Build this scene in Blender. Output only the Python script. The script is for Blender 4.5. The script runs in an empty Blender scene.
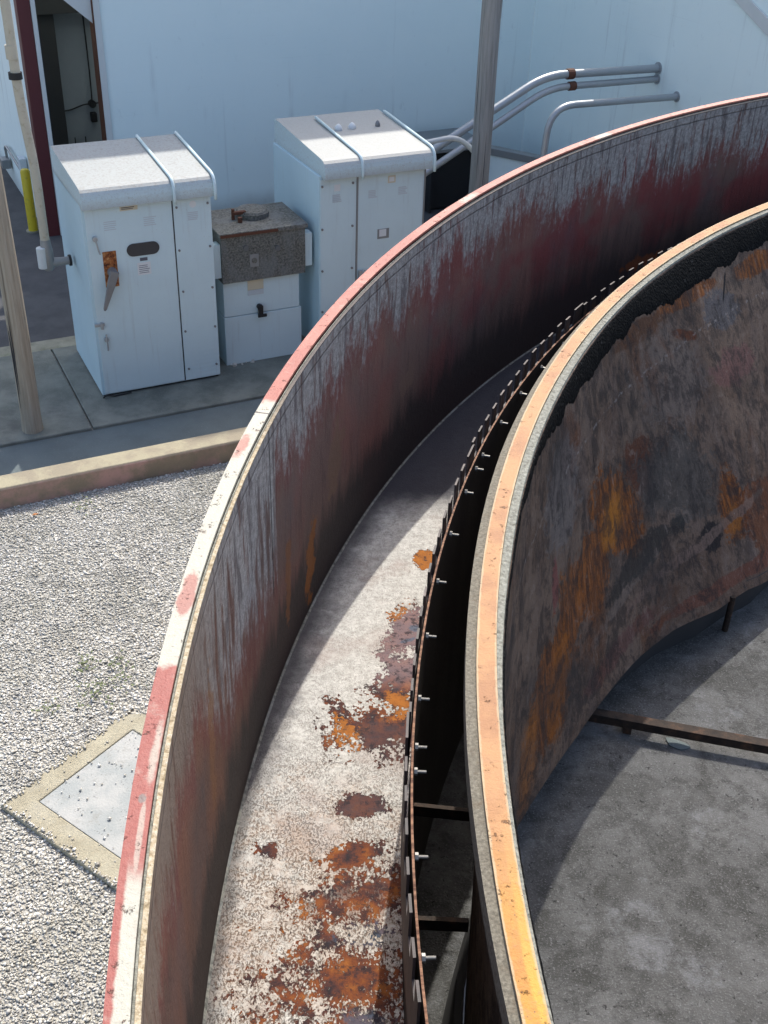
import bpy, bmesh, math, random
import numpy as np
from mathutils import Vector, Matrix
R = math.radians
random.seed(7); rng = np.random.default_rng(11)
SC = bpy.context.scene; COL = SC.collection
# ------------------------------------------------------------------ frames
TH = R(26.5)                                  # building direction
OX, OY = -3.0096, 10.659                      # front left foot of the large cabinet
EX = (math.cos(TH), math.sin(TH)); EY = (-math.sin(TH), math.cos(TH))
def lw(a, b): return (OX + a*EX[0] + b*EY[0], OY + a*EX[1] + b*EY[1])
CX, CY = 8.1125, 2.6391                       # axis of the round tank
# ------------------------------------------------------------------ node helper
class G:
    def __init__(s, name, rough=.7, spec=.5, metal=0.):
        s.m = bpy.data.materials.new(name); s.m.use_nodes = True
        s.t = s.m.node_tree; s.n = s.t.nodes; s.l = s.t.links
        s.b = s.n['Principled BSDF']
        s.b.inputs['Roughness'].default_value = rough; s.b.inputs['Specular IOR Level'].default_value = spec
        s.b.inputs['Metallic'].default_value = metal
        s._uv = s._ob = None
    def put(s, sock, v):
        if isinstance(v, bpy.types.NodeSocket): s.l.new(v, sock)
        elif isinstance(v, (tuple, list)) and len(v) == 3 and sock.type == 'RGBA': sock.default_value = (*v, 1)
        else: sock.default_value = v
    def mt(s, op, a, b=0., c=0., clamp=False):
        n = s.n.new('ShaderNodeMath'); n.operation = op; n.use_clamp = clamp
        s.put(n.inputs[0], a); s.put(n.inputs[1], b); s.put(n.inputs[2], c); return n.outputs[0]
    def add(s, a, b): return s.mt('ADD', a, b)
    def sub(s, a, b): return s.mt('SUBTRACT', a, b)
    def mul(s, a, b): return s.mt('MULTIPLY', a, b)
    def mx(s, a, b): return s.mt('MAXIMUM', a, b)
    def mn(s, a, b): return s.mt('MINIMUM', a, b)
    def ss(s, x, lo, hi):                     # smooth 0..1
        n = s.n.new('ShaderNodeMapRange'); n.interpolation_type = 'SMOOTHSTEP'
        if lo <= hi: fl, fh, t0, t1 = lo, hi, 0., 1.
        else: fl, fh, t0, t1 = hi, lo, 1., 0.
        s.put(n.inputs[0], x); n.inputs[1].default_value = fl; n.inputs[2].default_value = fh
        n.inputs[3].default_value = t0; n.inputs[4].default_value = t1; return n.outputs[0]
    def uv(s):
        if s._uv is None: s._uv = s.n.new('ShaderNodeUVMap').outputs[0]
        return s._uv
    def ob(s):
        if s._ob is None: s._ob = s.n.new('ShaderNodeTexCoord').outputs['Object']
        return s._ob
    def xyz(s, v):
        n = s.n.new('ShaderNodeSeparateXYZ'); s.l.new(v, n.inputs[0]); return n.outputs
    def vec(s, x, y, z=0.):
        n = s.n.new('ShaderNodeCombineXYZ'); s.put(n.inputs[0], x); s.put(n.inputs[1], y); s.put(n.inputs[2], z); return n.outputs[0]
    def sc(s, v, x, y, z=1., off=(0, 0, 0)):
        n = s.n.new('ShaderNodeMapping'); s.l.new(v, n.inputs[0]); n.inputs[3].default_value = (x, y, z); n.inputs[1].default_value = off; return n.outputs[0]
    def no(s, v, scale, det=4., rough=.55, dist=0., col=False):
        n = s.n.new('ShaderNodeTexNoise'); s.l.new(v, n.inputs['Vector']); n.inputs['Scale'].default_value = scale
        n.inputs['Detail'].default_value = det; n.inputs['Roughness'].default_value = rough; n.inputs['Distortion'].default_value = dist
        return n.outputs[1 if col else 0]
    def vo(s, v, scale, feat='F1', out=0, rnd=1.):
        n = s.n.new('ShaderNodeTexVoronoi'); n.feature = feat; s.l.new(v, n.inputs['Vector']); n.inputs['Scale'].default_value = scale
        n.inputs['Randomness'].default_value = rnd; return n.outputs[out]
    def mix(s, f, a, b):
        n = s.n.new('ShaderNodeMix'); n.data_type = 'RGBA'; s.put(n.inputs[0], f); s.put(n.inputs[6], a); s.put(n.inputs[7], b); return n.outputs[2]
    def ramp(s, f, st):
        n = s.n.new('ShaderNodeValToRGB'); s.put(n.inputs[0], f); e = n.color_ramp.elements
        e[0].position = st[0][0]; e[0].color = (*st[0][1], 1); e[1].position = st[-1][0]; e[1].color = (*st[-1][1], 1)
        for p, c in st[1:-1]: k = e.new(p); k.color = (*c, 1)
        return n.outputs[0]
    def blob(s, x, y, cx, cy, rx, ry, rot=0., nz=None, k=.8, e=.08):
        dx = s.sub(x, cx); dy = s.sub(y, cy); c, q = math.cos(rot), math.sin(rot)
        u = s.mul(s.add(s.mul(dx, c), s.mul(dy, q)), 1/rx); v = s.mul(s.sub(s.mul(dy, c), s.mul(dx, q)), 1/ry)
        d = s.mt('SQRT', s.add(s.mul(u, u), s.mul(v, v)))
        if nz is not None: d = s.add(d, s.mul(s.sub(nz, .5), k*2.6))
        return s.ss(d, 1+e, 1-e)
    def bump(s, h, dist=.01, st=1., prev=None):
        n = s.n.new('ShaderNodeBump'); n.inputs['Strength'].default_value = st; n.inputs['Distance'].default_value = dist
        s.put(n.inputs['Height'], h)
        if prev is not None: s.l.new(prev, n.inputs['Normal'])
        return n.outputs[0]
    def out(s, col, rough=None, nrm=None, metal=None, spec=None):
        s.put(s.b.inputs['Base Color'], col)
        if rough is not None: s.put(s.b.inputs['Roughness'], rough)
        if metal is not None: s.put(s.b.inputs['Metallic'], metal)
        if spec is not None: s.put(s.b.inputs['Specular IOR Level'], spec)
        if nrm is not None: s.l.new(nrm, s.b.inputs['Normal'])
        return s.m
M = {}
def simple(name, col, rough=.6, metal=0., var=.15, scale=6., bump=0., spec=.5, dirt=None, dirtamt=.5):
    g = G(name, rough, spec, metal); o = g.ob()
    n = g.no(o, scale, 6, .6); n2 = g.no(o, scale*9, 3, .6)
    c = g.mix(g.mul(n, var*2), col, tuple(v*.6 for v in col)); c = g.mix(g.mul(n2, var), c, tuple(min(1, v*1.25) for v in col))
    if dirt: c = g.mix(g.mul(g.ss(g.no(o, scale*1.7, 8, .7), .52, .7), dirtamt), c, dirt)
    g.out(c, nrm=g.bump(n2, bump) if bump else None); M[name] = g.m; return g.m
# ------------------------------------------------------------------ materials: plain ones
simple('galvanised', (.42, .44, .45), .45, .5, .3, 12)
simple('zinc_bolt', (.30, .29, .26), .4, .5, .1, 40)
simple('dark_slot', (.035, .038, .045), .35)
simple('black_metal', (.012, .012, .013), .6)
simple('sticker_white', (.68, .69, .68), .6)
simple('sticker_faded', (.5, .55, .57), .7)
simple('ink', (.1, .1, .12), .7)
simple('beige_plate', (.58, .52, .38), .6)
simple('grey_handle', (.22, .22, .22), .5, .3, .3, 30)
simple('yellow_paint', (.62, .47, .02), .5, 0, .2, 8, dirt=(.2, .15, .05), dirtamt=.5)
simple('beige_pipe', (.52, .47, .36), .55, 0, .35, 9, dirt=(.28, .22, .13), dirtamt=.6)
simple('elbow_metal', (.3, .3, .29), .5, .4, .3, 20)
simple('red_column', (.10, .018, .02), .5, 0, .3, 3)
simple('trim_white', (.62, .64, .62), .6, 0, .2, 3)
simple('interior_wall', (.33, .36, .38), .8, 0, .25, 1.5)
simple('interior_dark', (.035, .035, .035), .8)
simple('rust_brown', (.11, .04, .02), .8, 0, .6, 25)
simple('rubber', (.015, .015, .015), .7)
simple('roofing', (.3, .3, .3), .8)
simple('shed_grey', (.13, .135, .135), .6, .1, .3, 6)
simple('frame_grey', (.25, .26, .26), .5, .3, .3, 6)
simple('leaf', (.14, .17, .07), .6, 0, .5, 8)
simple('dead_leaf', (.35, .12, .02), .7, 0, .4, 60)
# painted cabinet sheet
def cab_paint(name, base, grime, amt):
    g = G(name, .42, .5); o = g.ob(); x, y, z = g.xyz(o)
    n = g.no(o, 2.2, 6, .6); s = g.no(g.sc(o, 14, 14, .9), 1.5, 5, .6)
    c = g.mix(g.mul(g.ss(n, .35, .75), .35), base, tuple(v*.86 for v in base))
    c = g.mix(g.mul(g.ss(s, .55, .75), .22), c, grime)
    fine = g.no(o, 60, 3, .7); c = g.mix(g.mul(g.ss(fine, .64, .72), amt), c, grime)
    rip = g.mt('SINE', g.mul(z, 130.)); w = g.no(o, 3, 2)
    h = g.add(g.mul(g.mul(rip, g.ss(g.no(o, 1.3, 2), .5, .65)), .12), w)
    g.out(c, g.add(.38, g.mul(n, .2)), g.bump(h, .004, .6)); M[name] = g.m
cab_paint('cabinet_paint', (.56, .68, .70), (.33, .33, .31), .35)
cab_paint('cabinet_side_paint', (.50, .65, .70), (.4, .42, .4), .2)
def hood_mat(name, base, lich, amt):
    g = G(name, .55); o = g.ob(); x, y, z = g.xyz(o)
    f = g.no(o, 38, 6, .75); m = g.no(o, 4, 4)
    c = g.mix(g.mul(g.ss(f, .47, .62), amt), base, lich)
    nz_ = g.xyz(g.n.new('ShaderNodeNewGeometry').outputs['True Normal'])[2]; c = g.mix(g.ss(nz_, .75, .3), c, g.mix(g.mul(g.ss(f, .5, .62), .35), (.50, .60, .615), (.38, .39, .36)))
    edge = g.ss(g.add(z, g.mul(g.sub(g.no(o, 30, 5, .7), .5), .08)), 2.12, 2.03)
    c = g.mix(g.mul(edge, .45), c, (.3, .29, .26)); c = g.mix(g.mul(g.ss(g.no(o, 90, 2), .66, .7), .6), c, (.22, .17, .12))
    g.out(c, .6, g.bump(f, .003)); M[name] = g.m
hood_mat('hood_weathered', (.33, .345, .335), (.25, .24, .21), .75)
hood_mat('hood_clean', (.36, .365, .345), (.29, .28, .24), .4)
# rusty handle plate
g = G('rust_plate', .85); o = g.ob(); f = g.no(o, 28, 6, .7)
g.out(g.ramp(f, [(.35, (.04, .012, .006)), (.5, (.3, .09, .02)), (.65, (.5, .27, .11))]), nrm=g.bump(f, .004)); M['rust_plate'] = g.m
# galvanised box, speckled with lichen
g = G('lichen_steel', .7, .3, .1); o = g.ob(); f = g.no(o, 45, 6, .75); m = g.no(g.sc(o, 1, 1, .5), 5, 4, .6)
c = g.ramp(f, [(.35, (.035, .035, .03)), (.5, (.13, .13, .115)), (.68, (.26, .25, .21))]); c = g.mix(g.mul(g.ss(m, .45, .65), .5), c, (.19, .2, .2))
g.out(c, nrm=g.bump(f, .003)); M['lichen_steel'] = g.m
# timber pole
def wood(name, ca, cb, cc):
    g = G(name, .85, .2); o = g.ob(); f = g.no(g.sc(o, 34, 34, 1.6), 1, 8, .7); k = g.no(g.sc(o, 25, 25, .7), 1, 3)
    c = g.ramp(f, [(.3, ca), (.5, cb), (.7, cc)]); c = g.mix(g.mul(g.ss(k, .62, .68), .6), c, tuple(v*.35 for v in ca))
    g.out(c, nrm=g.bump(f, .012)); M[name] = g.m
wood('pole_wood_tan', (.26, .21, .15), (.36, .31, .235), (.44, .39, .31))
wood('pole_wood_grey', (.20, .195, .18), (.29, .28, .26), (.36, .35, .325))
# building wall paint
g = G('wall_paint', .6, .3); o = g.ob(); x, y, z = g.xyz(o)
n = g.no(o, .8, 6, .6); c = g.mix(g.mul(g.ss(n, .35, .7), .3), (.77, .865, .845), (.68, .80, .795))
sp = g.no(g.sc(o, 1, 1, .5), 7, 6, .7); c = g.mix(g.mul(g.ss(sp, .60, .72), .22), c, (.38, .43, .45)); rn = g.no(g.sc(o, 5, 5, .25), 1, 6, .65); c = g.mix(g.mul(g.mul(g.ss(rn, .56, .7), g.ss(g.no(o, .6, 3), .42, .6)), .35), c, (.36, .39, .40)); c = g.mix(g.mul(g.ss(g.add(z, g.mul(g.sub(n, .5), .5)), .35, .0), .5), c, (.22, .22, .21))
ln = g.mt('PINGPONG', z, .1525); seam = g.ss(ln, .006, 0.)
c = g.mix(g.mul(g.mul(seam, g.ss(g.no(o, 1.6, 3), .5, .7)), .10), c, (.3, .34, .37))
g.out(c, nrm=g.bump(g.add(g.mul(n, .6), g.mul(seam, -.08)), .008)); M['wall_paint'] = g.m
# pad concrete, walkway, asphalt
def conc(name, a, b, sp, scale=3., bumpd=.004, stain=None):
    g = G(name, .85, .25); o = g.ob(); n = g.no(o, scale, 8, .65); f = g.no(o, 70, 4, .7)
    c = g.mix(g.ss(n, .35, .68), a, b); c = g.mix(g.mul(g.ss(f, .6, .68), .8), c, sp)
    if stain: c = g.mix(g.mul(g.ss(g.no(g.sc(o, 1, 1, 1, (3, 5, 1)), scale*.5, 7, .7), .5, .7), .7), c, stain)
    g.out(c, nrm=g.bump(f, bumpd)); M[name] = g.m
conc('pad_concrete', (.20, .21, .18), (.12, .13, .112), (.30, .30, .28), 2.5, .003, (.09, .09, .085))
conc('walkway_surface', (.125, .15, .15), (.105, .125, .125), (.24, .25, .26), 2., .0015)
conc('asphalt', (.085, .085, .085), (.06, .06, .062), (.13, .13, .13), 2., .003, (.04, .045, .05))
conc('strip_concrete', (.3, .29, .22), (.2, .19, .14), (.36, .35, .3), 4, .003, (.1, .12, .05))
conc('collar_concrete', (.40, .37, .275), (.32, .29, .21), (.24, .22, .17), 6, .010, (.38, .36, .29))
# manhole cover, with flaking specks
g = G('cover_paint', .7); o = g.ob(); f = g.vo(g.sc(o, 1, 2.2, 1), 26); n = g.no(o, 4, 5)
c = g.mix(g.ss(n, .4, .65), (.34, .345, .33), (.26, .28, .275)); sp = g.mul(g.ss(f, .22, .12), g.ss(g.no(o, 9, 2), .48, .56))
c = g.mix(g.mul(sp, .8), c, (.12, .12, .11)); c = g.mix(g.mul(g.ss(g.no(o, 11, 8, .8), .54, .62), .5), c, (.21, .21, .19)); g.out(c, nrm=g.bump(g.no(o, 60, 3), .003)); M['cover_paint'] = g.m
# curb
g = G('curb_concrete', .85, .25); o = g.ob(); x, y, z = g.xyz(o); n = g.no(o, 3.5, 7, .65); f = g.no(o, 60, 4, .7)
side = g.mix(g.ss(n, .38, .62), (.46, .28, .23), (.27, .215, .15)); side = g.mix(g.mul(g.ss(g.no(o, 1.3, 4), .5, .62), .6), side, (.2, .165, .12))
top = g.mix(g.ss(n, .4, .6), (.36, .32, .22), (.29, .25, .18)); c = g.mix(g.ss(z, .165, .185), side, top)
c = g.mix(g.mul(g.ss(f, .6, .7), .5), c, (.16, .13, .1)); g.out(c, nrm=g.bump(f, .004)); M['curb_concrete'] = g.m
# gravel ground + stones
g = G('gravel_bed', .9, .2); o = g.ob(); d = g.vo(o, 42); r = g.vo(o, 42, out=1); big = g.no(o, .9, 5, .6)
v = g.xyz(r)[0]; c = g.ramp(v, [(0, (.3, .29, .26)), (.5, (.45, .44, .40)), (1, (.62, .61, .57))]); c = g.mix(g.ss(d, .35, .65), c, (.38, .365, .32))
c = g.mix(g.mul(g.ss(big, .45, .65), .3), c, (.2, .2, .18)); g.out(c, nrm=g.bump(g.mt('MULTIPLY', d, -1.), .02)); M['gravel_bed'] = g.m
g = G('gravel_stone', .85, .25); gi = g.n.new('ShaderNodeNewGeometry').outputs['Random Per Island']; o = g.ob(); big = g.no(o, .9, 6, .62)
c = g.ramp(gi, [(0, (.27, .255, .22)), (.2, (.46, .44, .385)), (.7, (.63, .61, .55)), (1, (.82, .80, .75))])
c = g.mix(g.mul(g.ss(big, .47, .62), .38), c, (.34, .325, .26)); c = g.mix(g.mul(g.ss(g.no(g.sc(o, 1, 1, 1, (4, 4, 0)), 2.4, 5, .6), .54, .66), .35), c, (.26, .26, .25)); g.out(c, nrm=g.bump(g.no(o, 160, 2), .004)); M['gravel_stone'] = g.m

# ------------------------------------------------------------------ materials: tank
RW = 8.68
def AZU(az, r=RW): return R(az)*r
# outer wall: u = arc metres, v = height
g = G('outer_wall_steel', .75, .15); uv = g.uv(); u, v, _ = g.xyz(uv)
st = g.no(g.sc(uv, 5.5, .8), 1, 7, .62); st2 = g.no(g.sc(uv, 17, 2.4), 1, 7, .7, .5); cl = g.no(uv, 2.2, 7, .62); fn = g.no(uv, 34, 6, .72)
h = g.sub(3.52, v)
red = g.mix(g.ss(g.no(g.sc(uv, 1.6, 1.0), 1, 5, .6), .46, .62), (.15, .092, .074), (.19, .092, .072))
redband = g.ss(u, AZU(168), AZU(146))
red = g.mix(g.mul(g.mul(redband, g.ss(g.no(g.sc(uv, 1.1, 1.3), 1, 4), .45, .6)), .8), red, (.19, .038, .038))
brown = g.mix(g.ss(cl, .4, .65), (.17, .075, .045), (.11, .062, .045)); c = g.mix(g.mul(g.ss(u, AZU(172), AZU(178)), .85), red, brown)
c = g.mix(g.mul(g.ss(st2, .5, .7), .45), c, (.05, .032, .03))
c = g.mix(g.mul(g.ss(g.no(g.sc(uv, 1.8, .9), 1, 6, .6), .5, .7), .45), c, (.10, .085, .085))
# dark lower band
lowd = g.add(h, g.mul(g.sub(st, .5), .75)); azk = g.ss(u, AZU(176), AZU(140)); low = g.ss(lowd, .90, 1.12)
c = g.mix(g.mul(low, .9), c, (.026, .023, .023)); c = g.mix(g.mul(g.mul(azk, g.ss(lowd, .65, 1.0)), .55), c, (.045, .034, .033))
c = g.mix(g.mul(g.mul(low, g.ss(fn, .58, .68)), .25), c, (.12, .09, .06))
# grey chalky deposit running down from the rim
big_ = g.no(g.sc(uv, 1.4, .3), 1, 4, .6); edge_ = g.no(g.sc(uv, 26, 14), 1, 5, .75)
reach = g.add(g.add(g.mul(g.sub(st, .5), .9), g.mul(g.sub(big_, .5), .7)), g.mul(g.sub(st2, .5), .5))
lim = g.add(.25, g.add(g.mul(g.mul(g.ss(u, AZU(170.85), AZU(170.95)), g.ss(u, AZU(180.5), AZU(177))), .48), g.mul(g.ss(u, AZU(146), AZU(137)), .12)))
lim = g.add(lim, g.mul(g.ss(u, AZU(178), AZU(182)), .05))
gd = g.sub(g.sub(h, lim), reach)
gm = g.ss(g.add(gd, g.mul(g.sub(edge_, .5), .8)), .20, -.06); gm = g.mul(gm, g.ss(g.add(st2, g.mul(h, .18)), .68, .56))
grey = g.mix(g.ss(fn, .38, .62), (.23, .215, .20), (.37, .35, .33))
dk = g.ss(g.add(g.no(g.sc(uv, 16, 1.8, 1, (3, 1, 0)), 1, 7, .7, .4), g.mul(g.sub(edge_, .5), .25)), .50, .60)
grey = g.mix(g.mul(dk, .8), grey, (.095, .08, .08)); grey = g.mix(g.mul(g.ss(u, AZU(175), AZU(182)), .85), grey, (.19, .135, .095))
hot = g.mul(g.ss(g.add(gd, g.mul(g.sub(st, .5), .3)), -.10, .06), g.ss(g.add(gd, g.mul(g.sub(st, .5), .3)), .30, .1)); c = g.mix(g.mul(hot, .45), c, (.17, .045, .04))
c = g.mix(g.mul(gm, .93), c, grey)
c = g.mix(g.mul(g.mul(g.ss(edge_, .60, .68), g.ss(gd, .35, .0)), .6), c, (.30, .28, .28))
# patches seen in the photograph
nzp = g.no(uv, 9, 7, .7)
def pb(az, z, ru, rz, col, a, rot=0., k=1.6, e=.25):
    k = max(k, 1.5); e = max(e, .2)
    global c
    c = g.mix(g.mul(g.blob(u, v, AZU(az), z, ru, rz, rot, nzp, k, e), a), c, col)
pb(157.2, 2.70, .10, .085, (.16, .10, .075), .8, 0, .7, .04)
pb(164.6, 2.78, .10, .20, (.17, .10, .065), .7, .3, .8, .06)
pb(167.3, 2.42, .07, .22, (.24, .085, .02), .8, .2, 1.2, .15)
pb(169.8, 2.57, .04, .2, (.2, .08, .03), .7, .1, 1.2, .15)
pb(178.8, 2.9, .05, .3, (.22, .10, .04), .6, .1, 1.2, .2)
pb(134.8, 2.4, .22, .05, (.2, .06, .02), .7, 0, 1.2, .2)
# plate seam and lip line below the rim
seam = g.mul(g.ss(g.mt('ABSOLUTE', g.sub(u, g.add(AZU(171.4), g.mul(g.sub(nzp, .5), .01)))), .007, .003), g.ss(v, 2.62, 2.7))
c = g.mix(seam, c, (.01, .01, .01))
lip = g.ss(g.mt('ABSOLUTE', g.sub(h, g.add(.085, g.mul(g.sub(cl, .5), .03)))), .008, .002); c = g.mix(g.mul(lip, .55), c, (.06, .055, .055))
g.out(c, g.add(.55, g.mul(fn, .25)), g.bump(g.add(fn, g.mul(lip, -1.)), .006, .8)); M['outer_wall_steel'] = g.m
# outer rim paint
g = G('outer_rim_paint', .55, .4); uv = g.uv(); u, v, _ = g.xyz(uv); o = g.ob(); n = g.no(o, 5, 7, .7); f = g.no(o, 40, 5, .7); fw = g.no(o, 2, 3)
coral = g.mix(g.ss(fw, .4, .6), (.33, .105, .075), (.27, .075, .055)); coral = g.mix(g.ss(u, R(165), R(125)), coral, (.43, .175, .125))
coral = g.mix(g.ss(u, R(177), R(182)), coral, (.245, .062, .048))
white = g.mix(g.mul(g.ss(f, .55, .7), .5), (.37, .355, .29), (.27, .25, .195))
un = g.add(u, g.mul(g.sub(n, .5), .030))
wm = g.mul(g.ss(un, R(170.2), R(170.6)), g.ss(un, R(180.9), R(180.6)))
r2 = g.mx(g.blob(u, g.mul(v, 1.), R(172.6), 8.735, R(.55), .022, 0, n, 1.4, .3), g.blob(u, v, R(178.8), 8.722, R(.8), .02, 0, n, 1.4, .3))
wm = g.mul(wm, g.sub(1., g.mul(r2, .8)))
w2 = g.mul(g.mul(g.ss(un, R(185.3), R(186.2)), g.ss(un, R(189.3), R(188.4))), g.ss(g.add(v, g.mul(g.sub(n, .5), .035)), 8.737, 8.728))
w3 = g.mul(g.blob(u, v, R(183.3), 8.708, R(.8), .012, 0, n, 1.2, .4), .7); w4 = g.mul(g.blob(u, v, R(184.9), 8.715, R(.9), .006, 0, n, 1.2, .4), .6)
wm = g.mx(wm, g.mx(w2, g.mx(w3, w4)))
for az in (139.8, 151.5): wm = g.mx(wm, g.mul(g.blob(u, v, R(az), 8.72, R(.6), .04, 0, n, 1.6, .3), .7))
c = g.mix(wm, coral, white); c = g.mix(g.mul(g.ss(g.vo(o, 22), .1, .06), g.ss(n, .5, .55)), c, (.16, .1, .08))
c = g.mix(g.mul(g.blob(u, v, R(184.3), 8.722, R(.13), .012, 0, n, .9, .2), .85), c, (.14, .12, .11))
c = g.mix(g.ss(g.mt('ABSOLUTE', g.sub(u, R(170.9))), .0007, .0003), c, (.05, .04, .04))
ch = g.ss(g.no(o, 24, 8, .8), .60, .64); c = g.mix(g.mul(ch, .75), c, (.17, .09, .06)); c = g.mix(g.mul(g.ss(g.no(o, 9, 8, .75), .56, .66), .35), c, (.36, .30, .24))
g.out(c, nrm=g.bump(g.add(f, ch), .004)); M['outer_rim_paint'] = g.m
g = G('plate_edge_grit', .9, .2); o = g.ob(); f = g.no(o, 60, 5, .75)
g.out(g.ramp(f, [(.35, (.22, .17, .10)), (.5, (.45, .38, .26)), (.65, (.58, .53, .42))]) if False else g.mix(g.ss(g.xyz(g.uv())[0], AZU(168), AZU(173)), (.14, .125, .115), g.ramp(f, [(.35, (.22, .17, .10)), (.5, (.42, .35, .24)), (.65, (.52, .47, .37))])), nrm=g.bump(f, .006)); M['plate_edge_grit'] = g.m
simple('dark_steel', (.03, .024, .022), .7, 0, .6, 5)
# channel floor (world metres on the sheet, white crust over rust)
g = G('channel_crust', .85, .08); uv = g.uv(); x, y, _ = g.xyz(uv)
dn = g.n.new('ShaderNodeVectorMath'); dn.operation = 'MULTIPLY_ADD'; g.l.new(g.no(uv, 45, 3, .6, col=True), dn.inputs[0]); dn.inputs[1].default_value = (.014, .014, .014); g.l.new(g.sc(uv, 1.25, .85), dn.inputs[2]); duv = dn.outputs[0]
cr = g.vo(duv, 78, 'DISTANCE_TO_EDGE'); cr1 = g.xyz(g.vo(duv, 78, out=1))[0]; wr = g.no(uv, 30, 7, .75); wb = g.no(uv, 6, 7, .68); lg = g.no(uv, 1.6, 5, .6)
rustc = g.ramp(g.no(uv, 9, 8, .7), [(.40, (.014, .017, .028)), (.47, (.036, .018, .020)), (.53, (.072, .021, .011)), (.64, (.15, .038, .008))])
gr = g.no(g.sc(uv, 1.35, .8), 85, 2, .5, .5); gr2 = g.no(g.sc(uv, 1.3, .9, 1, (5, 2, 0)), 130, 2, .5, .3)
nn = g.add(g.add(g.mul(wb, .60), g.mul(wr, .24)), g.mul(gr, .16))
rustc = g.ramp(g.no(uv, 9, 8, .7), [(.36, (.022, .018, .022)), (.45, (.075, .03, .024)), (.54, (.15, .046, .018)), (.66, (.25, .09, .022))])
nn = g.add(g.add(g.mul(wb, .62), g.mul(wr, .26)), g.mul(cr1, .12))
def fb(cx, cy, rx, ry, rot=0., k=2.2, e=.05): return g.blob(x, y, cx, cy, rx, ry, rot, nn, k, e)
bare = fb(.05, 3.68, .24, .16, .15)
for a in ((-.13, 3.72, .07, .13, .5), (-.04, 3.24, .085, .055, 0), (.09, 4.03, .10, .22, 0), (.13, 4.36, .09, .22, -.2), (-.05, 2.3, .27, .40, .1, 2.3), (-.12, 2.75, .14, .10, .2, 2.6), (.05, 2.83, .12, .12, 0, 2.8), (.235, 4.99, .07, .085, 0, .8), (-.2, 1.6, .4, .6, 0, 2.6), (-.42, 3.0, .05, .04, 0, 2.5), (-.06, 3.0, .12, .05, .3, 2.8)):
    bare = g.mx(bare, fb(*a))
inner = g.ss(g.add(g.no(uv, 24, 6, .8), g.mul(g.sub(lg, .5), .3)), .70, .73)
bare = g.mx(bare, g.mul(inner, .9))
isl = g.mul(g.ss(g.add(g.mul(g.no(uv, 8, 7, .75), .7), g.mul(gr, .3)), .53, .55), g.ss(y, 2.9, 2.6)); bare = g.mul(bare, g.sub(1., g.mul(isl, .95)))
white = g.mix(g.ss(g.no(uv, 26, 6, .75), .36, .62), (.38, .37, .34), (.54, .53, .495))
white = g.mix(g.mul(g.ss(g.no(uv, 2.2, 6, .65), .48, .64), .5), white, (.33, .27, .24)); white = g.mix(g.mul(g.ss(g.no(g.sc(uv, 1, 1, 1, (2, 7, 0)), 4, 6, .65), .54, .70), .3), white, (.28, .265, .235))
smooth_ = g.ss(g.add(y, g.mul(g.sub(lg, .5), 1.)), 3.3, 4.7)
rg = lambda sc_, w_: g.ss(g.mt('ABSOLUTE', g.sub(g.no(uv, sc_, 3, .6, .3), .5)), w_, w_*.25)
lowz = g.ss(g.add(y, g.mul(g.sub(wb, .5), 1.2)), 4.1, 2.7)
pore = g.mx(g.ss(gr, .47, .40), g.mul(g.ss(gr2, .45, .38), .8)); pore = g.mul(pore, g.add(.22, g.mul(lowz, .70))); pore = g.mul(pore, g.ss(g.no(uv, 10, 5, .65), .34, .52))
white = g.mix(g.mul(pore, .9), white, (.075, .055, .045)); white = g.mix(g.mul(g.ss(g.no(uv, 70, 3, .7), .54, .64), .5), white, (.26, .235, .22))
purple = g.mul(g.ss(y, 3.9, 4.1), g.ss(y, 4.7, 4.5)); rc = g.mix(g.mul(purple, .7), rustc, (.20, .15, .16))
org = g.mx(fb(.05, 4.55, .07, .12, -.6, 1.3), g.mx(fb(.235, 4.99, .07, .085, 0, .8), g.mx(fb(-.13, 3.66, .05, .12, .4, 1.8), fb(.1, 3.85, .06, .09, 0, 2.))))
org = g.mx(org, fb(-.38, 2.6, .05, .07, 0, 2.2)); rc = g.mix(g.mul(g.mx(fb(.03, 3.62, .17, .12, 0, 1.2, .3), fb(-.04, 3.24, .10, .07, 0, 1., .3)), .75), rc, g.mix(g.ss(g.no(uv, 14, 6, .7), .42, .6), (.075, .038, .036), (.045, .038, .045))); rc = g.mix(g.mul(org, .85), rc, g.mix(g.no(uv, 40, 4), (.14, .04, .008), (.50, .19, .03)))
blue = g.mx(g.mx(fb(.18, 4.40, .03, .025, 0, 1.5, .3), fb(.14, 4.31, .045, .012, .5, 1.2, .3)), g.mx(fb(.0, 2.62, .10, .05, 0, 1.8, .3), fb(.01, 2.28, .10, .05, 0, 1.8, .3)))
rc = g.mix(g.mul(blue, .6), rc, (.04, .09, .14))
rr = g.mt('SQRT', g.add(g.mul(g.sub(x, CX), g.sub(x, CX)), g.mul(g.sub(y, CY), g.sub(y, CY))))
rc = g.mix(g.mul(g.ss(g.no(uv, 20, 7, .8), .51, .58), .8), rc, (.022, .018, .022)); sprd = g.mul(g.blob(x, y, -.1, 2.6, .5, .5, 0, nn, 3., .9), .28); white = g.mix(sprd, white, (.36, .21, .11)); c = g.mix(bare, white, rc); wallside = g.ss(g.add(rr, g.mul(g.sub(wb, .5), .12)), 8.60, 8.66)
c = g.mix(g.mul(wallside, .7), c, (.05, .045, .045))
far_shade = g.ss(g.add(y, g.mul(g.sub(lg, .5), .8)), 5.25, 5.75); c = g.mix(g.mul(far_shade, .95), c, (.032, .032, .042)); c = g.mix(g.mul(g.mul(g.ss(g.add(rr, g.mul(g.sub(wb, .5), .25)), 8.52, 8.62), g.ss(y, 3.0, 3.7)), .6), c, (.055, .053, .06))  # far floor and wall margin painted darker to deepen the shade
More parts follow.
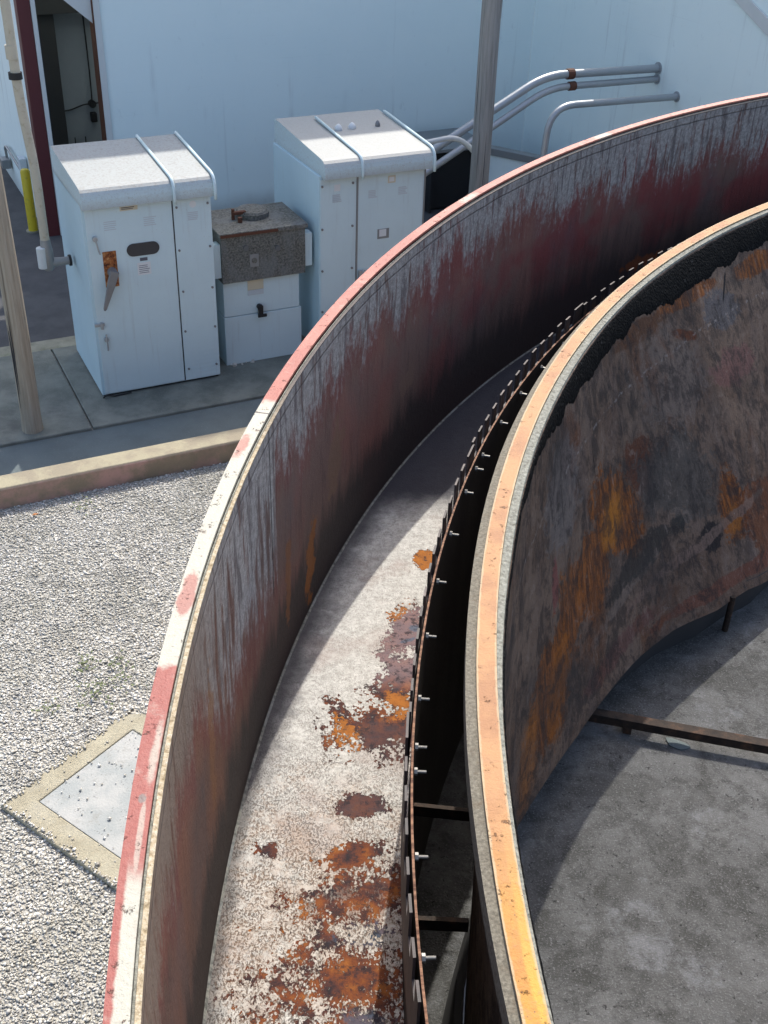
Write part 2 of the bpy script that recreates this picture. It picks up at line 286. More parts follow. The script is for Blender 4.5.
hh = g.add(g.mul(g.sub(1., bare), .7), g.sub(g.mul(wr, .3), g.mul(g.mul(pore, g.sub(1., bare)), .5)))
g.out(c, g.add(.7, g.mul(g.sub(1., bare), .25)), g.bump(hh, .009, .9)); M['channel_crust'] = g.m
# weir and channel wall
g = G('weir_steel', .6, .4); uv = g.uv(); n = g.no(g.sc(uv, 8, 3), 1, 6, .65)
g.out(g.ramp(n, [(.35, (.02, .018, .018)), (.55, (.05, .038, .035)), (.7, (.13, .10, .09))]), nrm=g.bump(n, .004)); M['weir_steel'] = g.m
g = G('channel_wall_steel', .7, .3); uv = g.uv(); u, v, _ = g.xyz(uv); n = g.no(g.sc(uv, 3, 1.5), 1, 7, .65); f = g.no(uv, 30, 5, .7)
c = g.mix(g.ss(n, .4, .65), (.035, .03, .026), (.055, .048, .04)); e_ = g.ss(v, 2.822, 2.829)
c = g.mix(e_, c, g.mix(g.ss(f, .4, .6), (.08, .03, .015), (.25, .13, .075))); g.out(c, nrm=g.bump(f, .004)); M['channel_wall_steel'] = g.m
# inner ring rim
g = G('inner_rim_paint', .6, .35); uv = g.uv(); u, v, _ = g.xyz(uv); o = g.ob(); n = g.no(o, 4, 6, .65); f = g.no(o, 45, 5, .7)
a_ = g.mix(g.ss(n, .4, .62), (.37, .188, .075), (.29, .135, .055)); b_ = g.mix(g.ss(n, .4, .6), (.36, .15, .025), (.42, .20, .025)); b_ = g.mix(g.mul(g.ss(g.add(v, g.mul(g.sub(n, .5), .04)), 7.748, 7.735), .8), b_, (.50, .27, .03))
c = g.mix(g.ss(g.add(u, g.mul(g.sub(n, .5), .06)), R(181), R(187)), a_, b_)
ve = g.add(v, g.mul(g.sub(g.no(o, 11, 7, .75), .5), .022)); ed = g.mx(g.ss(ve, 7.720, 7.713), g.ss(ve, 7.773, 7.779)); c = g.mix(g.mul(ed, .75), c, (.38, .30, .18))
c = g.mix(g.mul(g.ss(f, .58, .66), .35), c, (.34, .17, .08)); sp = g.mul(g.ss(g.vo(o, 60), .13, .08), g.ss(n, .5, .56)); c = g.mix(sp, c, (.05, .035, .03))
ch = g.ss(g.no(o, 26, 8, .8), .60, .645); c = g.mix(g.mul(ch, .7), c, (.16, .085, .045)); c = g.mix(g.mul(g.ss(g.no(o, 7, 8, .75), .55, .66), .4), c, (.24, .12, .06))
g.out(c, nrm=g.bump(g.add(f, ch), .004)); M['inner_rim_paint'] = g.m
g = G('rim_leg_grey', .85, .25); uv = g.uv(); u, v, _ = g.xyz(uv); o = g.ob(); n = g.no(o, 14, 7, .7); f = g.no(o, 90, 5, .7)
c = g.ramp(f, [(.35, (.10, .09, .07)), (.55, (.17, .155, .12)), (.7, (.24, .22, .175))]); c = g.mix(g.mul(g.ss(n, .55, .68), .6), c, (.12, .09, .06)); edge = g.ss(g.add(v, g.mul(g.sub(n, .5), .07)), 2.995, 2.985)
c = g.mix(g.mul(g.mul(edge, g.ss(u, R(180), R(188))), .9), c, (.04, .033, .03)); g.out(c, nrm=g.bump(f, .003)); M['rim_leg_grey'] = g.m
g = G('rim_plate_grey', .85, .25); o = g.ob(); f = g.no(o, 55, 5, .75)
g.out(g.ramp(f, [(.32, (.10, .095, .075)), (.5, (.22, .22, .185)), (.7, (.34, .34, .29))]), nrm=g.bump(f, .006)); M['rim_plate_grey'] = g.m
g = G('tar', .8, .06); uv = g.uv(); f = g.no(uv, 26, 5, .65); k = g.no(uv, 70, 3, .6)
g.out(g.mix(g.ss(f, .6, .7), (.005, .005, .005), (.05, .05, .047)), g.add(.45, g.mul(k, .4)), g.bump(g.add(g.vo(uv, 70), g.mul(g.no(uv, 120, 3), .5)), .006, 1.)); M['tar'] = g.m
# inner wall
g = G('inner_wall_steel', .75, .15); uv = g.uv(); u, v, _ = g.xyz(uv); RI = 7.6
def AI(az): return R(az)*RI
st = g.no(g.sc(uv, 7, 1.0), 1, 7, .65, .4); cl = g.no(uv, 1.7, 8, .68, .6); fn = g.no(uv, 28, 7, .75); md = g.no(uv, 5, 7, .7, .8)
c = g.mix(g.ss(cl, .4, .62), (.125, .080, .055), (.165, .115, .084)); c = g.mix(g.mul(g.ss(st, .48, .68), .55), c, (.13, .095, .08))
c = g.mix(g.mul(g.ss(md, .5, .66), .5), c, (.038, .032, .03)); 
nzp = g.add(g.mul(cl, .35), g.add(g.mul(md, .35), g.mul(fn, .3)))
def pi(az, z, ru, rz, col, a, rot=0., k=2., e=.12):
    global c
    c = g.mix(g.mul(g.blob(u, v, AI(az), z, ru, rz, rot, nzp, k, e), a), c, col)
stf = g.no(g.sc(uv, 30, 4), 1, 5, .7, .5)
rusta = g.mix(g.ss(stf, .42, .6), (.10, .036, .014), (.27, .088, .018)); rusta = g.mix(g.mul(g.ss(fn, .55, .66), .6), rusta, (.30, .14, .07))
pi(152.5, 2.15, .20, .18, (.10, .035, .018), .85, .3); pi(155.8, 2.0, .40, .26, rusta, .95, .9); pi(158.5, 1.85, .30, .25, rusta, .9, .9); pi(161.5, 1.85, .28, .30, rusta, .85, .6); pi(164.5, 1.5, .30, .34, rusta, .95, .6)
pi(156.1, 1.98, .13, .17, (.40, .15, .02), .9, .6, 1.2, .5); pi(163.5, 1.42, .16, .3, (.27, .09, .016), .8, .4, 1.6, .3); pi(167, 1.3, .14, .35, (.30, .11, .025), .7, .3, 1.6, .4)
pi(145.6, 1.5, .14, .24, rusta, .95, .1); pi(143, 1.35, .3, .22, (.12, .04, .016), .8); pi(145.7, 1.42, .07, .09, (.27, .10, .02), .7, 0, 1.2, .4)
pi(144.6, 2.85, .45, .05, rusta, .9, .05, 1.2); pi(137, 2.80, .40, .07, rusta, .95, 0., 1.4); pi(150.2, 2.86, .4, .06, (.10, .045, .022), .8, .1, 1.4); pi(146, 2.66, .17, .035, (.12, .035, .012), .85, .35, 1.0); pi(160, 2.75, .16, .2, (.11, .05, .03), .7, .2)
pi(148.5, 2.5, .40, .28, (.16, .13, .11), .55, .2); pi(141.7, 2.65, .25, .14, (.085, .09, .10), .7, .2); pi(149.6, 1.89, .45, .26, (.06, .062, .058), .6, .4); pi(141.8, 2.31, .28, .12, (.17, .075, .07), .55, .1)
pi(147.9, 1.43, .12, .09, (.012, .012, .014), .9, .2); pi(161.5, 2.5, .3, .3, (.14, .13, .125), .6, .3); pi(163.2, 2.1, .05, .16, (.2, .05, .05), .6, .1)
pi(150, 1.40, .9, .035, (.17, .115, .09), .75, -.1, 1.6); pi(156, 1.45, .5, .05, (.15, .12, .10), .6, -.15, 1.6); pi(153.9, 1.58, .5, .10, (.03, .03, .028), .8, -.1); pi(147, 1.08, .9, .05, (.15, .055, .035), .75, -.02, 1.2); pi(157, 1.15, .5, .08, (.12, .05, .045), .6, -.05)
hl = g.mul(g.ss(stf, .60, .68), g.ss(g.no(uv, 3, 5, .6), .46, .6)); c = g.mix(g.mul(hl, .6), c, (.27, .20, .165))
rust2 = g.mul(g.ss(g.no(g.sc(uv, 1.3, .8, 1, (4, 2, 0)), 1.2, 8, .7, .5), .56, .66), .6); c = g.mix(rust2, c, (.12, .045, .018))
mm = g.no(g.sc(uv, 1, .55), 13, 8, .78, .6); mb_ = g.no(uv, 3.1, 9, .75, .8); c = g.mix(g.mul(g.ss(g.add(g.mul(mm, .5), g.mul(mb_, .5)), .48, .56), .72), c, (.034, .028, .026)); c = g.mix(g.mul(g.ss(g.add(g.mul(mm, .6), g.mul(mb_, .4)), .455, .40), .55), c, (.21, .16, .13)); c = g.mix(g.mul(g.ss(g.no(uv, 1.1, 6, .65), .5, .64), .5), c, (.04, .036, .034))
specks = g.mul(g.ss(g.no(uv, 52, 3, .8), .66, .70), g.ss(g.no(uv, 4, 4), .48, .58)); c = g.mix(g.mul(specks, .7), c, (.36, .35, .34))
drip = g.mul(g.ss(g.no(g.sc(uv, 26, 1.1), 1, 3, .5), .66, .70), g.mul(g.ss(v, 2.2, 2.5), g.ss(u, AI(152), AI(154)))); c = g.mix(g.mul(drip, .9), c, (.012, .012, .014))
sc1 = g.ss(g.mt('ABSOLUTE', g.sub(g.add(u, g.mul(g.sub(v, 2.76), .8)), AI(140.9))), .018, .008); c = g.mix(g.mul(g.mul(sc1, g.ss(v, 2.68, 2.71)), g.ss(v, 2.86, 2.83)), c, (.012, .012, .014))
weld = g.ss(g.mt('ABSOLUTE', g.sub(g.add(v, g.mul(g.sub(cl, .5), .08)), 2.62)), .012, .004); c = g.mix(g.mul(g.mul(weld, g.ss(fn, .5, .6)), .6), c, (.30, .27, .25))
g.out(c, g.add(.55, g.mul(fn, .3)), g.bump(g.add(g.mul(md, .5), fn), .012, 1.)); M['inner_wall_steel'] = g.m
# pit floor
g = G('pit_concrete', .8, .2); o = g.ob(); n = g.no(o, 1.1, 9, .7, .5); m = g.no(o, 7, 9, .8, .3); f = g.no(o, 85, 5, .8)
c = g.mix(g.ss(n, .38, .62), (.075, .075, .071), (.145, .146, .143)); c = g.mix(g.mul(g.ss(g.add(g.mul(m, .6), g.mul(g.no(o, 2.3, 8, .75), .4)), .46, .58), .62), c, (.034, .034, .03)); c = g.mix(g.mul(g.ss(f, .54, .64), .7), c, (.24, .24, .24))
c = g.mix(g.mul(g.ss(g.no(o, 30, 4, .7), .62, .68), .8), c, (.012, .012, .012)); c = g.mix(g.mul(g.ss(g.no(g.sc(o, 1, 1, 1, (7, 3, 0)), 2.2, 8, .75), .55, .68), .6), c, (.22, .225, .235))
g.out(c, g.add(.5, g.mul(n, .35)), g.bump(g.add(g.mul(m, .5), f), .012)); M['pit_concrete'] = g.m
g = G('beam_rust', .8, .3); o = g.ob(); n = g.no(o, 12, 7, .7); g.out(g.ramp(n, [(.35, (.015, .012, .010)), (.55, (.04, .026, .018)), (.7, (.10, .05, .028))]), nrm=g.bump(n, .006)); M['beam_rust'] = g.m
simple('lit_strut', (.42, .2, .09), .6, .1, .3, 30)

# ------------------------------------------------------------------ mesh helpers
class MB:
    def __init__(s): s.v = []; s.f = []; s.uv = []
    def quadmesh(s, vs, fs, uvs=None):
        o = len(s.v); s.v += [tuple(p) for p in vs]
        for f in fs: s.f.append([i+o for i in f]); s.uv.append([uvs[i] for i in f] if uvs else [(0, 0)]*len(f))
        return s
    def box(s, a0, a1, b0, b1, z0, z1):
        V = [(a, b, z) for z in (z0, z1) for b in (b0, b1) for a in (a0, a1)]
        return s.quadmesh(V, [(0, 2, 3, 1), (4, 5, 7, 6), (0, 1, 5, 4), (2, 6, 7, 3), (0, 4, 6, 2), (1, 3, 7, 5)])
    def cyl(s, p, q, r, n=16, r2=None):
        p, q = Vector(p), Vector(q); d = (q-p).normalized(); x = d.orthogonal().normalized(); y = d.cross(x); r2 = r if r2 is None else r2
        V = []
        for c, rr in ((p, r), (q, r2)):
            for i in range(n):
                t = 2*math.pi*i/n; V.append(c + (x*math.cos(t)+y*math.sin(t))*rr)
        F = [(i, (i+1) % n, n+(i+1) % n, n+i) for i in range(n)] + [tuple(range(n))[::-1], tuple(range(n, 2*n))]
        return s.quadmesh(V, F)
    def tube(s, pts, r, n=12, bend=.0, seg=7):
        P = [Vector(p) for p in pts]
        if bend:
            Q = [P[0]]
            for i in range(1, len(P)-1):
                a, b, c = P[i-1], P[i], P[i+1]; d = min(bend, (a-b).length*.49, (c-b).length*.49)
                A = b+(a-b).normalized()*d; B = b+(c-b).normalized()*d
                for k in range(seg+1):
                    t = k/seg; Q.append(A*(1-t)**2 + b*2*t*(1-t) + B*t*t)
            Q.append(P[-1]); P = Q
        V = []; up = None
        for i, p in enumerate(P):
            d = (P[min(i+1, len(P)-1)]-P[max(i-1, 0)]).normalized()
            if up is None: up = d.orthogonal().normalized()
            up = (up - d*up.dot(d)).normalized(); y = d.cross(up)
            rr = r[i] if isinstance(r, list) else r
            for k in range(n):
                t = 2*math.pi*k/n; V.append(p+(up*math.cos(t)+y*math.sin(t))*rr)
        F = []
        for i in range(len(P)-1):
            for k in range(n): F.append((i*n+k, i*n+(k+1) % n, (i+1)*n+(k+1) % n, (i+1)*n+k))
        F += [tuple(range(n))[::-1], tuple(range((len(P)-1)*n, len(P)*n))]
        return s.quadmesh(V, F)
    def prism(s, prof, a0, a1):               # profile in (b, z), extruded along a
        n = len(prof); V = [(a0, b, z) for b, z in prof]+[(a1, b, z) for b, z in prof]
        F = [(i, (i+1) % n, n+(i+1) % n, n+i) for i in range(n)] + [tuple(range(n))[::-1], tuple(range(n, 2*n))]
        return s.quadmesh(V, F)
    def revolve(s, prof, az0, az1, n, uvmode='wall', cap=True, rad=None):
        full = abs(az1-az0) >= 359.99; k = 0; V = []; UV = []; N = n if full else n+1
        for i in range(n+1):
            az = R(az0+(az1-az0)*i/n); pr = prof(math.degrees(az)) if callable(prof) else prof
            if i == 0: k = len(pr)
            for r, z in pr:
                V.append((r*math.cos(az), r*math.sin(az), z))
                if uvmode == 'wall': UV.append((az*(rad or RW), z))
                elif uvmode == 'rim': UV.append((az, r))
                elif uvmode == 'leg': UV.append((az, z))
                else: UV.append((CX+r*math.cos(az), CY+r*math.sin(az)))
        F = []
        for i in range(n):
            for j in range(k): F.append((i*k+j, (i+1)*k+j, (i+1)*k+(j+1) % k, i*k+(j+1) % k))
        if not full and cap: F += [tuple(range(k)), tuple(range(n*k, n*k+k))[::-1]]
        return s.quadmesh(V, F, UV)
    def build(s, name, mat, parent=None, bev=0., smooth=None, loc=None):
        me = bpy.data.meshes.new(name); me.from_pydata(s.v, [], s.f)
        L = me.uv_layers.new(name='UVMap'); flat = [c for f in s.uv for c in f]
        L.data.foreach_set('uv', np.array(flat, dtype=np.float32).ravel())
        bm = bmesh.new(); bm.from_mesh(me); bmesh.ops.recalc_face_normals(bm, faces=bm.faces); bm.to_mesh(me); bm.free()
        me.materials.append(M[mat]); o = bpy.data.objects.new(name, me); COL.objects.link(o)
        if parent: o.parent = parent
        if loc: o.location = loc
        if bev:
            m = o.modifiers.new('bevel', 'BEVEL'); m.width = bev; m.segments = 2; m.limit_method = 'ANGLE'; m.angle_limit = R(40)
        if smooth:
            for p in me.polygons: p.use_smooth = True
            if smooth != 'all':
                me.set_sharp_from_angle(angle=R(smooth))
        return o
def tag(o, label=None, cat=None, group=None, kind=None):
    for k, v in (('label', label), ('category', cat), ('group', group), ('kind', kind)):
        if v: o[k] = v
    return o
def thing(name, label, cat, x, y, z=0., rot=TH, group=None):
    o = bpy.data.objects.new(name, None); COL.objects.link(o); o.empty_display_size = .2
    o.location = (x, y, z); o.rotation_euler = (0, 0, rot); return tag(o, label, cat, group)
def bthing(name, label, cat, a, b, z=0., group=None): return thing(name, label, cat, *lw(a, b), z, TH, group)
def place(o, a, b, z=0.): o.location = (*lw(a, b), z); o.rotation_euler = (0, 0, TH); return o

# ------------------------------------------------------------------ setting
o = MB().box(-300, 300, -300, 300, -.5, -.03).build('gravel_ground', 'gravel_bed'); tag(o, kind='structure')
o = MB().box(-25, 30, -1.45, -.60, -.3, .0).build('walkway', 'walkway_surface'); place(o, 0, 0, -.022); tag(o, kind='structure')
m = MB()
for a0, a1 in ((-16, -4.3), (-4.28, -.26), (-.245, 3.9), (3.915, 9)): m.box(a0, a1, -.60, 1.38, -.3, .0)
o = m.build('concrete_pad', 'pad_concrete', bev=.012); place(o, 0, 0, .01); tag(o, kind='structure')
o = MB().box(-16, 9, 1.385, 1.66, -.3, .0).build('concrete_strip', 'strip_concrete', bev=.01); place(o, 0, 0, .0); tag(o, kind='structure')
o = MB().box(-25, 30, 1.665, 30, -.3, -.0).build('asphalt_yard', 'asphalt'); place(o, 0, 0, -.012); tag(o, kind='structure')
# curb, cast in lengths
cb = bthing('curb', 'long concrete curb with a faded pink face between gravel and walkway', 'curb', 0, -1.57)
random.seed(3); x = -20.
while x < 16:
    L = 3.05; mb = MB(); prof = [(-.14, -.1), (-.14, .165), (-.125, .185), (.085, .19), (.10, .17), (.10, -.1)]
    mb.prism(prof, x+.004, x+L-.004); mb.build('curb_length', 'curb_concrete', cb, bev=.008); x += L
# manhole collar and cover
d1 = R(55.2)
cv = thing('manhole', 'square pale inspection cover in a wide cream concrete collar set in the gravel', 'manhole', -2.42, 5.06, -.03, d1)
mb = MB(); S = 1.17; w = .17
mb.quadmesh([(0, 0, .035), (S-.12, 0, .035), (S, -.12, .035), (S, -S, .035), (0, -S, .035), (w, -w, .035), (S-w, -w, .035), (S-w, -S+w, .035), (w, -S+w, .035)]
  + [(0, 0, -.1), (S-.12, 0, -.1), (S, -.12, -.1), (S, -S, -.1), (0, -S, -.1), (w, -w, -.1), (S-w, -w, -.1), (S-w, -S+w, -.1), (w, -S+w, -.1)],
  [(0, 1, 6, 5), (1, 2, 6), (2, 3, 7, 6), (3, 4, 8, 7), (4, 0, 5, 8), (0, 9, 10, 1), (1, 10, 11, 2), (2, 11, 12, 3), (3, 12, 13, 4), (4, 13, 9, 0), (5, 6, 15, 14), (6, 7, 16, 15), (7, 8, 17, 16), (8, 5, 14, 17)])
mb.build('collar', 'collar_concrete', cv, bev=.008)
MB().box(w+.004, S-w-.004, -S+w+.004, -w-.004, -.08, .031).build('cover', 'cover_paint', cv, bev=.004)
# loose stones in the part of the yard one sees
def stones(n, name):
    ico = [(0, 0, 1), (.9, 0, .2), (.28, .85, .2), (-.72, .53, .2), (-.72, -.53, .2), (.28, -.85, .2), (0, 0, -.6)]
    fc = np.array([(0, i, i % 5+1) for i in range(1, 6)]+[(6, i % 5+1, i) for i in range(1, 6)]); base = np.array(ico)
    a = rng.uniform(-4.6, 1.6, n*2); b = rng.uniform(-8.6, -1.70, n*2)
    X = OX+a*EX[0]+b*EY[0]; Y = OY+a*EX[1]+b*EY[1]
    ok = (np.hypot(X-CX, Y-CY) > 8.78) & (X > -4.6-.0*Y)
    dx, dy = X+2.42, Y-5.06; p = dx*math.cos(d1)+dy*math.sin(d1); q = -dx*math.sin(d1)+dy*math.cos(d1)
    jw = np.abs(.022*np.sin(p*17)+.014*np.sin(q*29+1)+rng.normal(0, .012, len(p)))
    ok &= ~((p > .015+jw) & (p < 1.16) & (q < -.015-jw) & (q > -1.16+jw) & (rng.random(len(p)) > .012)); X, Y = X[ok][:n], Y[ok][:n]; n = len(X)
    s = rng.uniform(.0045, .0105, n)*rng.choice([1, 1, 1, 1, 1, 1.6], n); rz = rng.uniform(0, 6.28, n); el = rng.uniform(.7, 1.5, n); fl = rng.uniform(.35, .7, n)
    pp_ = (X+2.42)*math.cos(d1)+(Y-5.06)*math.sin(d1); qq_ = -(X+2.42)*math.sin(d1)+(Y-5.06)*math.cos(d1)
    B = base[None]+rng.normal(0, .16, (n, 7, 3)); B[..., 0] *= el[:, None]; B[..., 2] *= fl[:, None]; B *= s[:, None, None]
    tl = rng.normal(0, .35, n); y_ = B[..., 1]*np.cos(tl)[:, None]-B[..., 2]*np.sin(tl)[:, None]; z_ = B[..., 1]*np.sin(tl)[:, None]+B[..., 2]*np.cos(tl)[:, None]
    Vx = B[..., 0]*np.cos(rz)[:, None]-y_*np.sin(rz)[:, None]+X[:, None]; Vy = B[..., 0]*np.sin(rz)[:, None]+y_*np.cos(rz)[:, None]+Y[:, None]
    V = np.stack([Vx, Vy, z_-.03+(s*.35)[:, None]+np.where((pp_ > 0) & (qq_ < 0) & (pp_ < 1.17) & (qq_ > -1.17), .036, 0)[:, None]], -1).reshape(-1, 3); F = (fc[None]+np.arange(n)[:, None, None]*7).reshape(-1, 3)
    me = bpy.data.meshes.new(name); me.vertices.add(len(V)); me.vertices.foreach_set('co', V.ravel().astype(np.float32))
    me.loops.add(F.size); me.loops.foreach_set('vertex_index', F.ravel().astype(np.int32)); me.polygons.add(len(F))
    me.polygons.foreach_set('loop_start', (np.arange(len(F))*3).astype(np.int32)); me.polygons.foreach_set('loop_total', np.full(len(F), 3, np.int32)); me.update(); me.validate()
    me.materials.append(M['gravel_stone']); o = bpy.data.objects.new(name, me); COL.objects.link(o); return o
o = stones(180000, 'gravel_stones'); tag(o, 'loose pale crushed stones covering the yard', 'gravel', kind='stuff')
# weeds
mb = MB()
for (wx, wy, sp, n) in ((-2.06, 6.17, .16, 70), (-1.95, 6.5, .12, 40), (-2.2, 6.45, .1, 40), (-1.86, 6.3, .1, 25), (-2.35, 5.95, .09, 20), (-2.73, 8.6, .13, 35), (-3.9, 4.9, .1, 15)):
    for i in range(n):
        x, y = wx+random.gauss(0, sp*.5), wy+random.gauss(0, sp*.5); t = random.uniform(0, 6.28); l = random.uniform(.012, .03); wd = l*.45; z = random.uniform(-.01, .02)
        c_, s_ = math.cos(t), math.sin(t)
        mb.quadmesh([(x, y, z), (x+c_*l*.5-s_*wd, y+s_*l*.5+c_*wd, z+.008), (x+c_*l, y+s_*l, z+random.uniform(0, .012)), (x+c_*l*.5+s_*wd, y+s_*l*.5-c_*wd, z+.008)], [(0, 1, 2, 3)])
o = mb.build('weeds', 'leaf'); tag(o, 'sparse low green weeds growing through the gravel', 'weeds', kind='stuff')
mb = MB(); mb.quadmesh([(-.03, 0, 0), (0, .015, .008), (.035, 0, .004), (0, -.015, .008), (-.03, 0, -.003), (0, .015, .005), (.035, 0, .001), (0, -.015, .005)], [(0, 1, 3), (1, 2, 3), (4, 7, 5), (5, 7, 6), (0, 4, 5, 1), (1, 5, 6, 2), (2, 6, 7, 3), (3, 7, 4, 0)])
o = mb.build('fallen_leaf', 'dead_leaf'); o.location = (-3.12, 8.43, -.005); o.rotation_euler = (.1, .1, .6); tag(o, 'single fallen orange leaf on the gravel beside the curb', 'leaf')

# ------------------------------------------------------------------ building
bd = bthing('warehouse', 'pale blue painted warehouse with a tall open doorway behind the electrical cabinets', 'building', .48, 5.1)
OA, OB = .48, 5.1
def bx(a0, a1, b0, b1, z0, z1): return MB().box(a0-OA, a1-OA, b0-OB, b1-OB, z0, z1)
bx(1.53, 8.2, 5.1, 5.35, -.1, 6.3).build('front_wall', 'wall_paint', bd)
bx(.70, 1.53, 5.102, 5.34, 4.2, 6.3).build('door_header', 'wall_paint', bd)
# right wing wall (return towards the tank), with holes left dark where pipes enter
bx(8.2, 8.45, -6., 5.098, -.1, 5.1).build('wing_wall', 'wall_paint', bd)
MB().prism([(-6.-OB, 3.45), (.02-OB, 3.14), (.80-OB, 3.47), (.80-OB, 3.62), (.0-OB, 3.3), (-6.-OB, 3.6)], 8.17-OA, 8.198-OA).build('raking_trim', 'trim_white', bd, bev=.004)
# left side wall, running back from the column
bx(.484, .60, 5.28, 14., -.1, 6.3).build('side_wall', 'wall_paint', bd)
bx(.48, .645, 5.06, 5.27, -.05, 6.3).build('column', 'red_column', bd, bev=.006)
bx(.648, .705, 5.04, 5.30, -.05, 4.2).build('door_track', 'trim_white', bd, bev=.005)
bx(1.44, 1.528, 5.07, 5.36, -.05, 4.2).build('door_jamb', 'trim_white', bd, bev=.004)
bx(1.425, 1.438, 5.075, 5.3, -.05, 4.2).build('rusty_angle', 'rust_brown', bd)
# gusset brace in the door corner
mb = MB(); pts = [(1.02, 3.08), (1.435, 2.72), (1.435, 3.7), (1.02, 3.7)]
V = [(a-OA, b-OB, z) for b in (5.12, 5.16) for a, z in pts]; mb.quadmesh(V, [(0, 1, 2, 3), (7, 6, 5, 4), (0, 4, 5, 1), (1, 5, 6, 2), (2, 6, 7, 3), (3, 7, 4, 0)]); mb.build('door_gusset', 'trim_white', bd)
# room behind the door
bx(.61, 4.5, 7.5, 7.6, -.05, 6.2).build('room_back_wall', 'interior_wall', bd)
bx(4.5, 4.6, 5.36, 7.6, -.05, 6.2).build('room_side_wall', 'interior_wall', bd)
bx(.605, 4.5, 7.0, 7.49, 2.53, 2.8).build('room_loft_floor', 'interior_dark', bd)
bx(.75, 1.30, 7.1, 7.49, -.05, 2.52).build('room_pillar', 'interior_dark', bd, bev=.01)
bx(.72, .80, 5.5, 5.62, -.05, 2.74).build('inner_post', 'interior_dark', bd)
# roofs and parapet; unseen roofline shaped for the shadow it casts
bx(-.1, 7.6, 5.1, 5.45, 6.3, 8.66).build('upper_wall', 'wall_paint', bd)
bx(-18., 2.85, 5.12, 5.6, 6.3, 9.77).build('left_shade_block', 'wall_paint', bd)  # unseen block added to shade the walkway left of the large cabinet
bx(4.95, 5.50, 5.11, 5.5, 8.66, 9.80).build('roof_shade_block', 'galvanised', bd)  # unseen block added to shade the walkway between the cabinet shadows
bx(.60, 8.2, 7.62, 16., 6.31, 6.5).build('roof', 'roofing', bd)
bx(8.46, 13., -6., 14., 4.95, 5.08).build('wing_roof', 'roofing', bd)
bx(.40, .70, 5.62, 14., 6.3, 8.6).build('side_parapet', 'wall_paint', bd)
# electric box and cable inside
jb = bthing('junction_box', 'small dark junction box with cables on the wall inside the doorway', 'junction box', 1.79, 7.44, 1.14)
MB().cyl((0, .05, 0), (0, -.05, 0), .055, 14).build('box_body', 'black_metal', jb)
MB().tube([(0, -.01, 0), (.01, -.01, .5), (.0, -.01, 1.6)], .011, 8).build('riser_conduit', 'black_metal', jb)
MB().tube([(-.49, .02, -.08), (-.35, .02, -.075), (-.12, .0, .0), (0, 0, 0), (.6, 0, .03)], .011, 8, .05).build('cable', 'black_metal', jb)
MB().box(-.045, .045, -.06, .04, -.27, -.13).build('socket', 'black_metal', jb, bev=.01)
hr = bthing('hose_reel', 'black coiled hose standing against the back wall inside the doorway', 'hose', 1.52, 7.2, .30)
mb = MB(); n = 40
for k, (rr, off) in enumerate(((.27, 0), (.24, .05), (.30, .05))):
    pts = [(rr*math.cos(2*math.pi*i/n), off, rr*math.sin(2*math.pi*i/n)) for i in range(n+1)]; mb.tube(pts, .028, 8)
mb.build('hose_coil', 'rubber', hr, smooth='all')
MB().box(-.26, .26, -.06, .12, -.31, -.27).box(-.02, .02, -.04, .02, -.31, .27).build('reel_stand', 'black_metal', hr)
for q_ in (-.1, .06): MB().cyl((q_, 0, .2), (q_, 0, .42), .009, 8).build('reel_prong', 'black_metal', hr)
# small valve pipe on the left side wall
vp = bthing('wall_pipe', 'thin grey pipe with two small valve boxes low on the left side wall', 'pipe', .47, 7.6, 0)
MB().tube([(-.03, .1, .22), (-.04, .1, .54), (-.05, -.1, .60), (-.05, -1.35, .56), (-.05, -1.5, .35)], .02, 8, .06).build('pipe', 'frame_grey', vp, smooth='all')
MB().box(-.14, -.01, -.05, .17, .24, .38).build('valve_box', 'frame_grey', vp, bev=.01)
MB().box(-.10, -.01, -1.6, -1.42, .62, .82).build('valve_box', 'sticker_faded', vp, bev=.01)
# bollard
bo = bthing('bollard', 'bright yellow steel bollard standing in front of the left side wall', 'bollard', .33, 5.36, -.03)
MB().tube([(0, 0, 0), (0, 0, .86), (0, 0, .895), (0, 0, .905)], [.066, .066, .05, .02], 24).build('post', 'yellow_paint', bo, smooth=40)
MB().cyl((0, 0, .0), (0, 0, .035), .1, 24).build('footing_collar', 'strip_concrete', bo)
# low shed with black open front and lean-to wall
sh = bthing('low_shed', 'low black open fronted enclosure with a grey frame behind the second cabinet', 'enclosure', 5.95, 4.0)
a0, a1, t = 0., .95, .9
MB().box(a0, a1, .9, .93, 0, t).box(a0, .03, .0, .9, 0, t).box(a1-.03, a1, .0, .9, 0, t).build('side_panel', 'black_metal', sh)
MB().box(a0-.03, a1+.02, -.04, .95, t, t+.05).build('top_panel', 'frame_grey', sh, bev=.006)
MB().box(.03, a1-.03, .12, .14, .02, t-.02).build('back_screen', 'black_metal', sh)
cp = bthing('low_parapet', 'short pale low wall with a dark grey metal cap beside the black enclosure', 'low wall', 6.92, 3.95)
dx, dy = .9, -1.47; L_ = math.hypot(dx, dy); nx, ny = -dy/L_*.04, dx/L_*.04
def slab(z0, z1, w, x0=0., x1=1.):
    px_, py_ = nx/.04*w, ny/.04*w; A = (dx*x0, dy*x0); B = (dx*x1, dy*x1)
    P = [(A[0]-px_, A[1]-py_), (B[0]-px_, B[1]-py_), (B[0]+px_, B[1]+py_), (A[0]+px_, A[1]+py_)]
    return MB().quadmesh([(x, y, z) for z in (z0, z1) for x, y in P], [(3, 2, 1, 0), (4, 5, 6, 7), (0, 1, 5, 4), (1, 2, 6, 5), (2, 3, 7, 6), (3, 0, 4, 7)])
slab(0, .82, .05).build('wall_panel', 'wall_paint', cp); slab(.82, .92, .085, -.05, 1.05).build('cap', 'frame_grey', cp, bev=.004)

